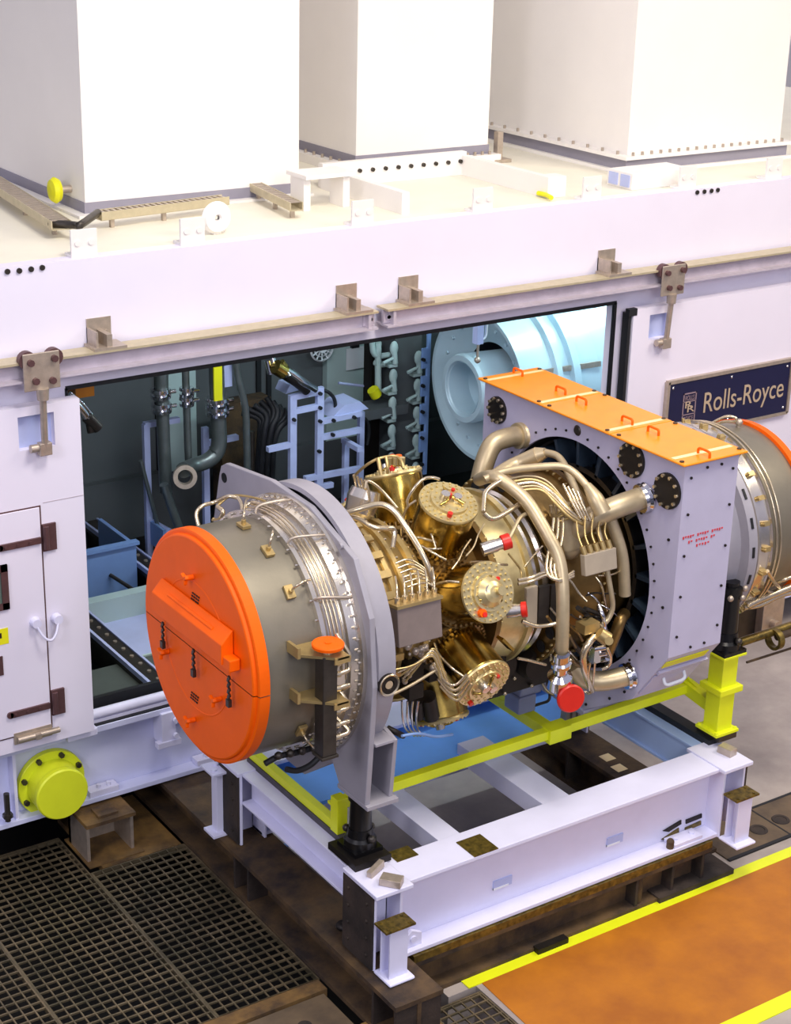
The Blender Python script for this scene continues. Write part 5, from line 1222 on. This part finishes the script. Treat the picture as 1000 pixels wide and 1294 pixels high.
# --------- orange intake cover
cx = -.66
IC = thing('intake_cover', (cx, EY, EZ-.765), 'large round orange cover closing the front of the engine intake drum', 'cover')
zs = X(190, 775, cx-.03).z; zs = (zs+X(333, 889, cx-.03).z)/2
def half(zlo, zhi, name):
    f = MB(); n = 60; R0 = .765
    ring = []
    a = math.asin(max(-1, min(1, (zs-EZ)/R0)))
    if name == 'upper_half': A = [a+(PI-2*a)*i/n for i in range(n+1)]
    else: A = [PI-a+(PI+2*a)*i/n for i in range(n+1)]
    gp = .003 if name == 'upper_half' else -.003
    def P(x, r): return [(x, EY+r*math.cos(t), max(EZ+r*math.sin(t), zs+gp) if gp > 0 else min(EZ+r*math.sin(t), zs+gp)) for t in A]
    prof = [(cx+.06, R0), (cx-.01, R0), (cx-.015, R0-.012), (cx-.015, R0-.03), (cx-.035, R0-.035), (cx-.04, R0-.045)]
    rows = [P(x, r) for x, r in prof]; vs = sum(rows, []); k = n+1
    fs = [(j*k+i, j*k+i+1, (j+1)*k+i+1, (j+1)*k+i) for j in range(len(prof)-1) for i in range(n)]
    f.add(vs, fs, False); f.add(rows[-1], [list(range(k))])
    return build(name, f, M['orange'], IC)
half(0, 0, 'upper_half'); half(0, 0, 'lower_half')
f = MB(); f.lathe([(cx-.04, .45), (cx-.043, .447), (cx-.043, .44), (cx-.04, .437)], AO, AX, 60); build('raised_ring', f, M['orange'], IC)
XF = cx-.045
tlb = X(192, 738, XF-.05); 
def XZ(u, v): p = X(u, v, XF); return p
pl = XZ(194, 748); pr = XZ(296, 829)
pa, pb_ = XZ(206, 726), XZ(295, 801); y0, y1 = pb_.y, pa.y; zt_ = (pa.z+pb_.z)/2
f = MB(); prof = [(XF, zt_), (XF-.012, zt_), (XF-.085, zt_-.08), (XF-.085, zt_-.215), (XF, zt_-.225)]
f.prism([(a, b) for a, b in prof], 1, 0, 1)
f.v = [Vector((v.x, y0 if v.y < .5 else y1, v.z)) for v in f.v]
build('stiffening_beam', f, M['orange'], IC, .006)
f = MB()
sl = Vector((-.073, 0, -.08)).normalized(); nn = Vector((-.739, 0, .674))
cc = Vector((XF-.05, (y0+y1)/2, zt_-.042)); R = Matrix((Vector((0, 1, 0)), sl, Vector((0, 1, 0)).cross(sl))).transposed()
f.obox(cc+nn*.002, ((y1-y0)*.64, .022, .012), R); build('beam_slot', f, M['orange'], IC, .005)
p = XZ(298, 836); f = MB(); f.box(XF-.075, XF, p.y-.06, p.y+.04, p.z-.035, p.z+.045); build('side_lug', f, M['orange'], IC, .008)
for (u, v) in ((244, 729), (213, 823), (279, 883), (246, 909)):
    p = XZ(u, v); f = MB(); f.cyl((XF-.0, p.y, p.z), (XF-.06, p.y, p.z), .018, n=10)
    for k in range(3):
        a = k*2*PI/3+.5; f.bar((XF-.055, p.y, p.z), (XF-.06, p.y+.042*math.cos(a), p.z+.042*math.sin(a)), .026, .026)
    build('hand_knob', f, M['orange'], IC, .006)
for (u, v0, v1) in ((206, 784, 812), (245, 818, 848), (290, 852, 886)):
    p = XZ(u+6, v0); q = XZ(u+5, v1); f = MB(); x = XF-.04; k = int((p.z-q.z)/.02)
    for i in range(k):
        z = p.z-i*.02; f.bar((x+.004*(i % 2), p.y+(.006 if i % 2 else -.006), z), (x+.004*((i+1) % 2), p.y+(.006 if i % 2 else -.006), z-.022), .018, .012)
    f.box(x-.012, x+.012, p.y-.018, p.y+.018, q.z-.02, q.z+.03); build('latch_chain', f, M['gun'], IC)
for (u, v, n) in ((247, 752, 3), (246, 878, 3)):
    p = XZ(u, v); f = MB()
    for i in range(n):
        for k in range(4): f.box(XF-.001, XF+.004, p.y-.05+k*.027+i*.008, p.y-.034+k*.027+i*.008, p.z-.022*i-.006, p.z-.022*i+.004)
    build('stencil_mark', f, M['blackmark'], IC)

# --------- loose things at the right
g = thing('tow_pipe', (4.2, .75, 1.5), 'long brass coloured pipe with a ring reaching right from behind the black jack', 'pipe')
a = Y(935, 812, .75); b = Y(1005, 789, .75); b = a+(b-a)*3
f = MB(); f.tube([a, b], .035, 12); build('pipe_run', f, M['brass'], g)
a2 = Y(982, 805, .7); f = MB(); f.tube([a2, a2+(b-a)*.6], .03, 12); build('inner_pipe', f, M['rust'], g)
f = MB(); d = (b-a).normalized(); f.lathe([(-.02, .06), (-.02, .085), (.03, .085), (.03, .06), (-.02, .06)], Y(979, 808, .72), d, 24); build('ring_clamp', f, M['brass'], g)
f = MB(); f.tube([Y(944, 837, .75), Y(1010, 816, .75)+Vector((.3, 0, .0))], .01, 8); o = build('thin_rod', f, M['rust']); tag(o, 'thin rusty rod below the brass coloured pipe at the right', 'rod')
a, b = Y(934, 772, 1.5), Y(966, 806, 1.5)
f = MB(); f.box(a.x-.1, b.x+.05, 1.5, 1.95, b.z, a.z+.1); ot = ep('oil_tank', f, M['gun'], None, .01)
a, b = Y(962, 772, 1.45), Y(984, 800, 1.45)
f = MB(); f.box(a.x, b.x, 1.42, 1.5, b.z, a.z+.1); f.cyl(((a.x+b.x)/2, 1.42, (a.z+b.z)/2), ((a.x+b.x)/2, 1.36, (a.z+b.z)/2), .04, n=12); ep('tank_bracket', f, M['fitting'], ot, .005)

# ================================================================== LIGHT
def area(name, loc, target, size, power, col, sy=None):
    l = bpy.data.lights.new(name, 'AREA'); l.energy = power; l.color = col[:3]; l.size = size
    if sy: l.shape = 'RECTANGLE'; l.size_y = sy
    o = bpy.data.objects.new(name, l); COL.objects.link(o); o.location = loc
    d = Vector(target)-Vector(loc); o.rotation_euler = d.to_track_quat('-Z', 'Y').to_euler(); return o
area('hall_lamp_left', (-9, -3, 8), (0, 1, 2), 3, 340, (1, .95, 1))
area('added_front_fill', (-2, -11, 9), (1.5, 1, 1.5), 4, 560, (.97, .96, 1))  # added frontal fill from behind the camera, not a known lamp
area('added_back_wall_fill', (9, 10.5, 11), (9, 14, 6), 3, 350, (1, .95, .9))  # added light, only to brighten the hall wall behind the ducts
area('hall_lamp_mid', (0.5, -2.0, 11), (1.5, 1.5, 1), 2.5, 600, (1, .92, .80))
area('hall_lamp_right', (8, -2, 9), (4, 2, 2), 3, 400, (1, .87, .66))
area('enclosure_lamp_right', (5.0, 3.9, 4.35), (5, 5.2, 1), 1.6, 50, (.68, .96, 1), .2)
area('enclosure_lamp_left', (1.6, 3.9, 4.35), (1.6, 5.8, 1.5), 2.2, 60, (.86, .93, 1), .2)
w = bpy.data.worlds.new('hall_air'); SC.world = w; w.use_nodes = True
nt = w.node_tree; N = nt.nodes; L = nt.links
bg = N['Background']; tc = N.new('ShaderNodeTexCoord'); sp = N.new('ShaderNodeSeparateXYZ'); L.new(tc.outputs['Generated'], sp.inputs[0])
rp = N.new('ShaderNodeValToRGB'); mp = N.new('ShaderNodeMapRange'); mp.inputs['From Min'].default_value = -1; mp.inputs['From Max'].default_value = 1
L.new(sp.outputs['Z'], mp.inputs['Value']); L.new(mp.outputs['Result'], rp.inputs['Fac'])
cr = rp.color_ramp; cr.elements[0].position = 0; cr.elements[0].color = (.09, .09, .12, 1); cr.elements[1].position = 1; cr.elements[1].color = (.80, .78, .92, 1)
e = cr.elements.new(.45); e.color = (.17, .17, .23, 1); e = cr.elements.new(.6); e.color = (.66, .66, .92, 1)
wv = N.new('ShaderNodeTexWave'); wv.inputs['Scale'].default_value = 3.2; wv.inputs['Distortion'].default_value = 1.5; L.new(tc.outputs['Generated'], wv.inputs['Vector'])
mx_ = N.new('ShaderNodeMix'); mx_.data_type = 'RGBA'; mx_.blend_type = 'MULTIPLY'; mx_.inputs[0].default_value = .75
L.new(rp.outputs['Color'], mx_.inputs[6]); L.new(wv.outputs['Color'], mx_.inputs[7]); L.new(mx_.outputs[2], bg.inputs['Color'])
bg.inputs['Strength'].default_value = 1.05
SC.view_settings.view_transform = 'Standard'; SC.view_settings.look = 'None'; SC.view_settings.exposure = 0; SC.view_settings.gamma = 1
SC.view_settings.use_curve_mapping = False
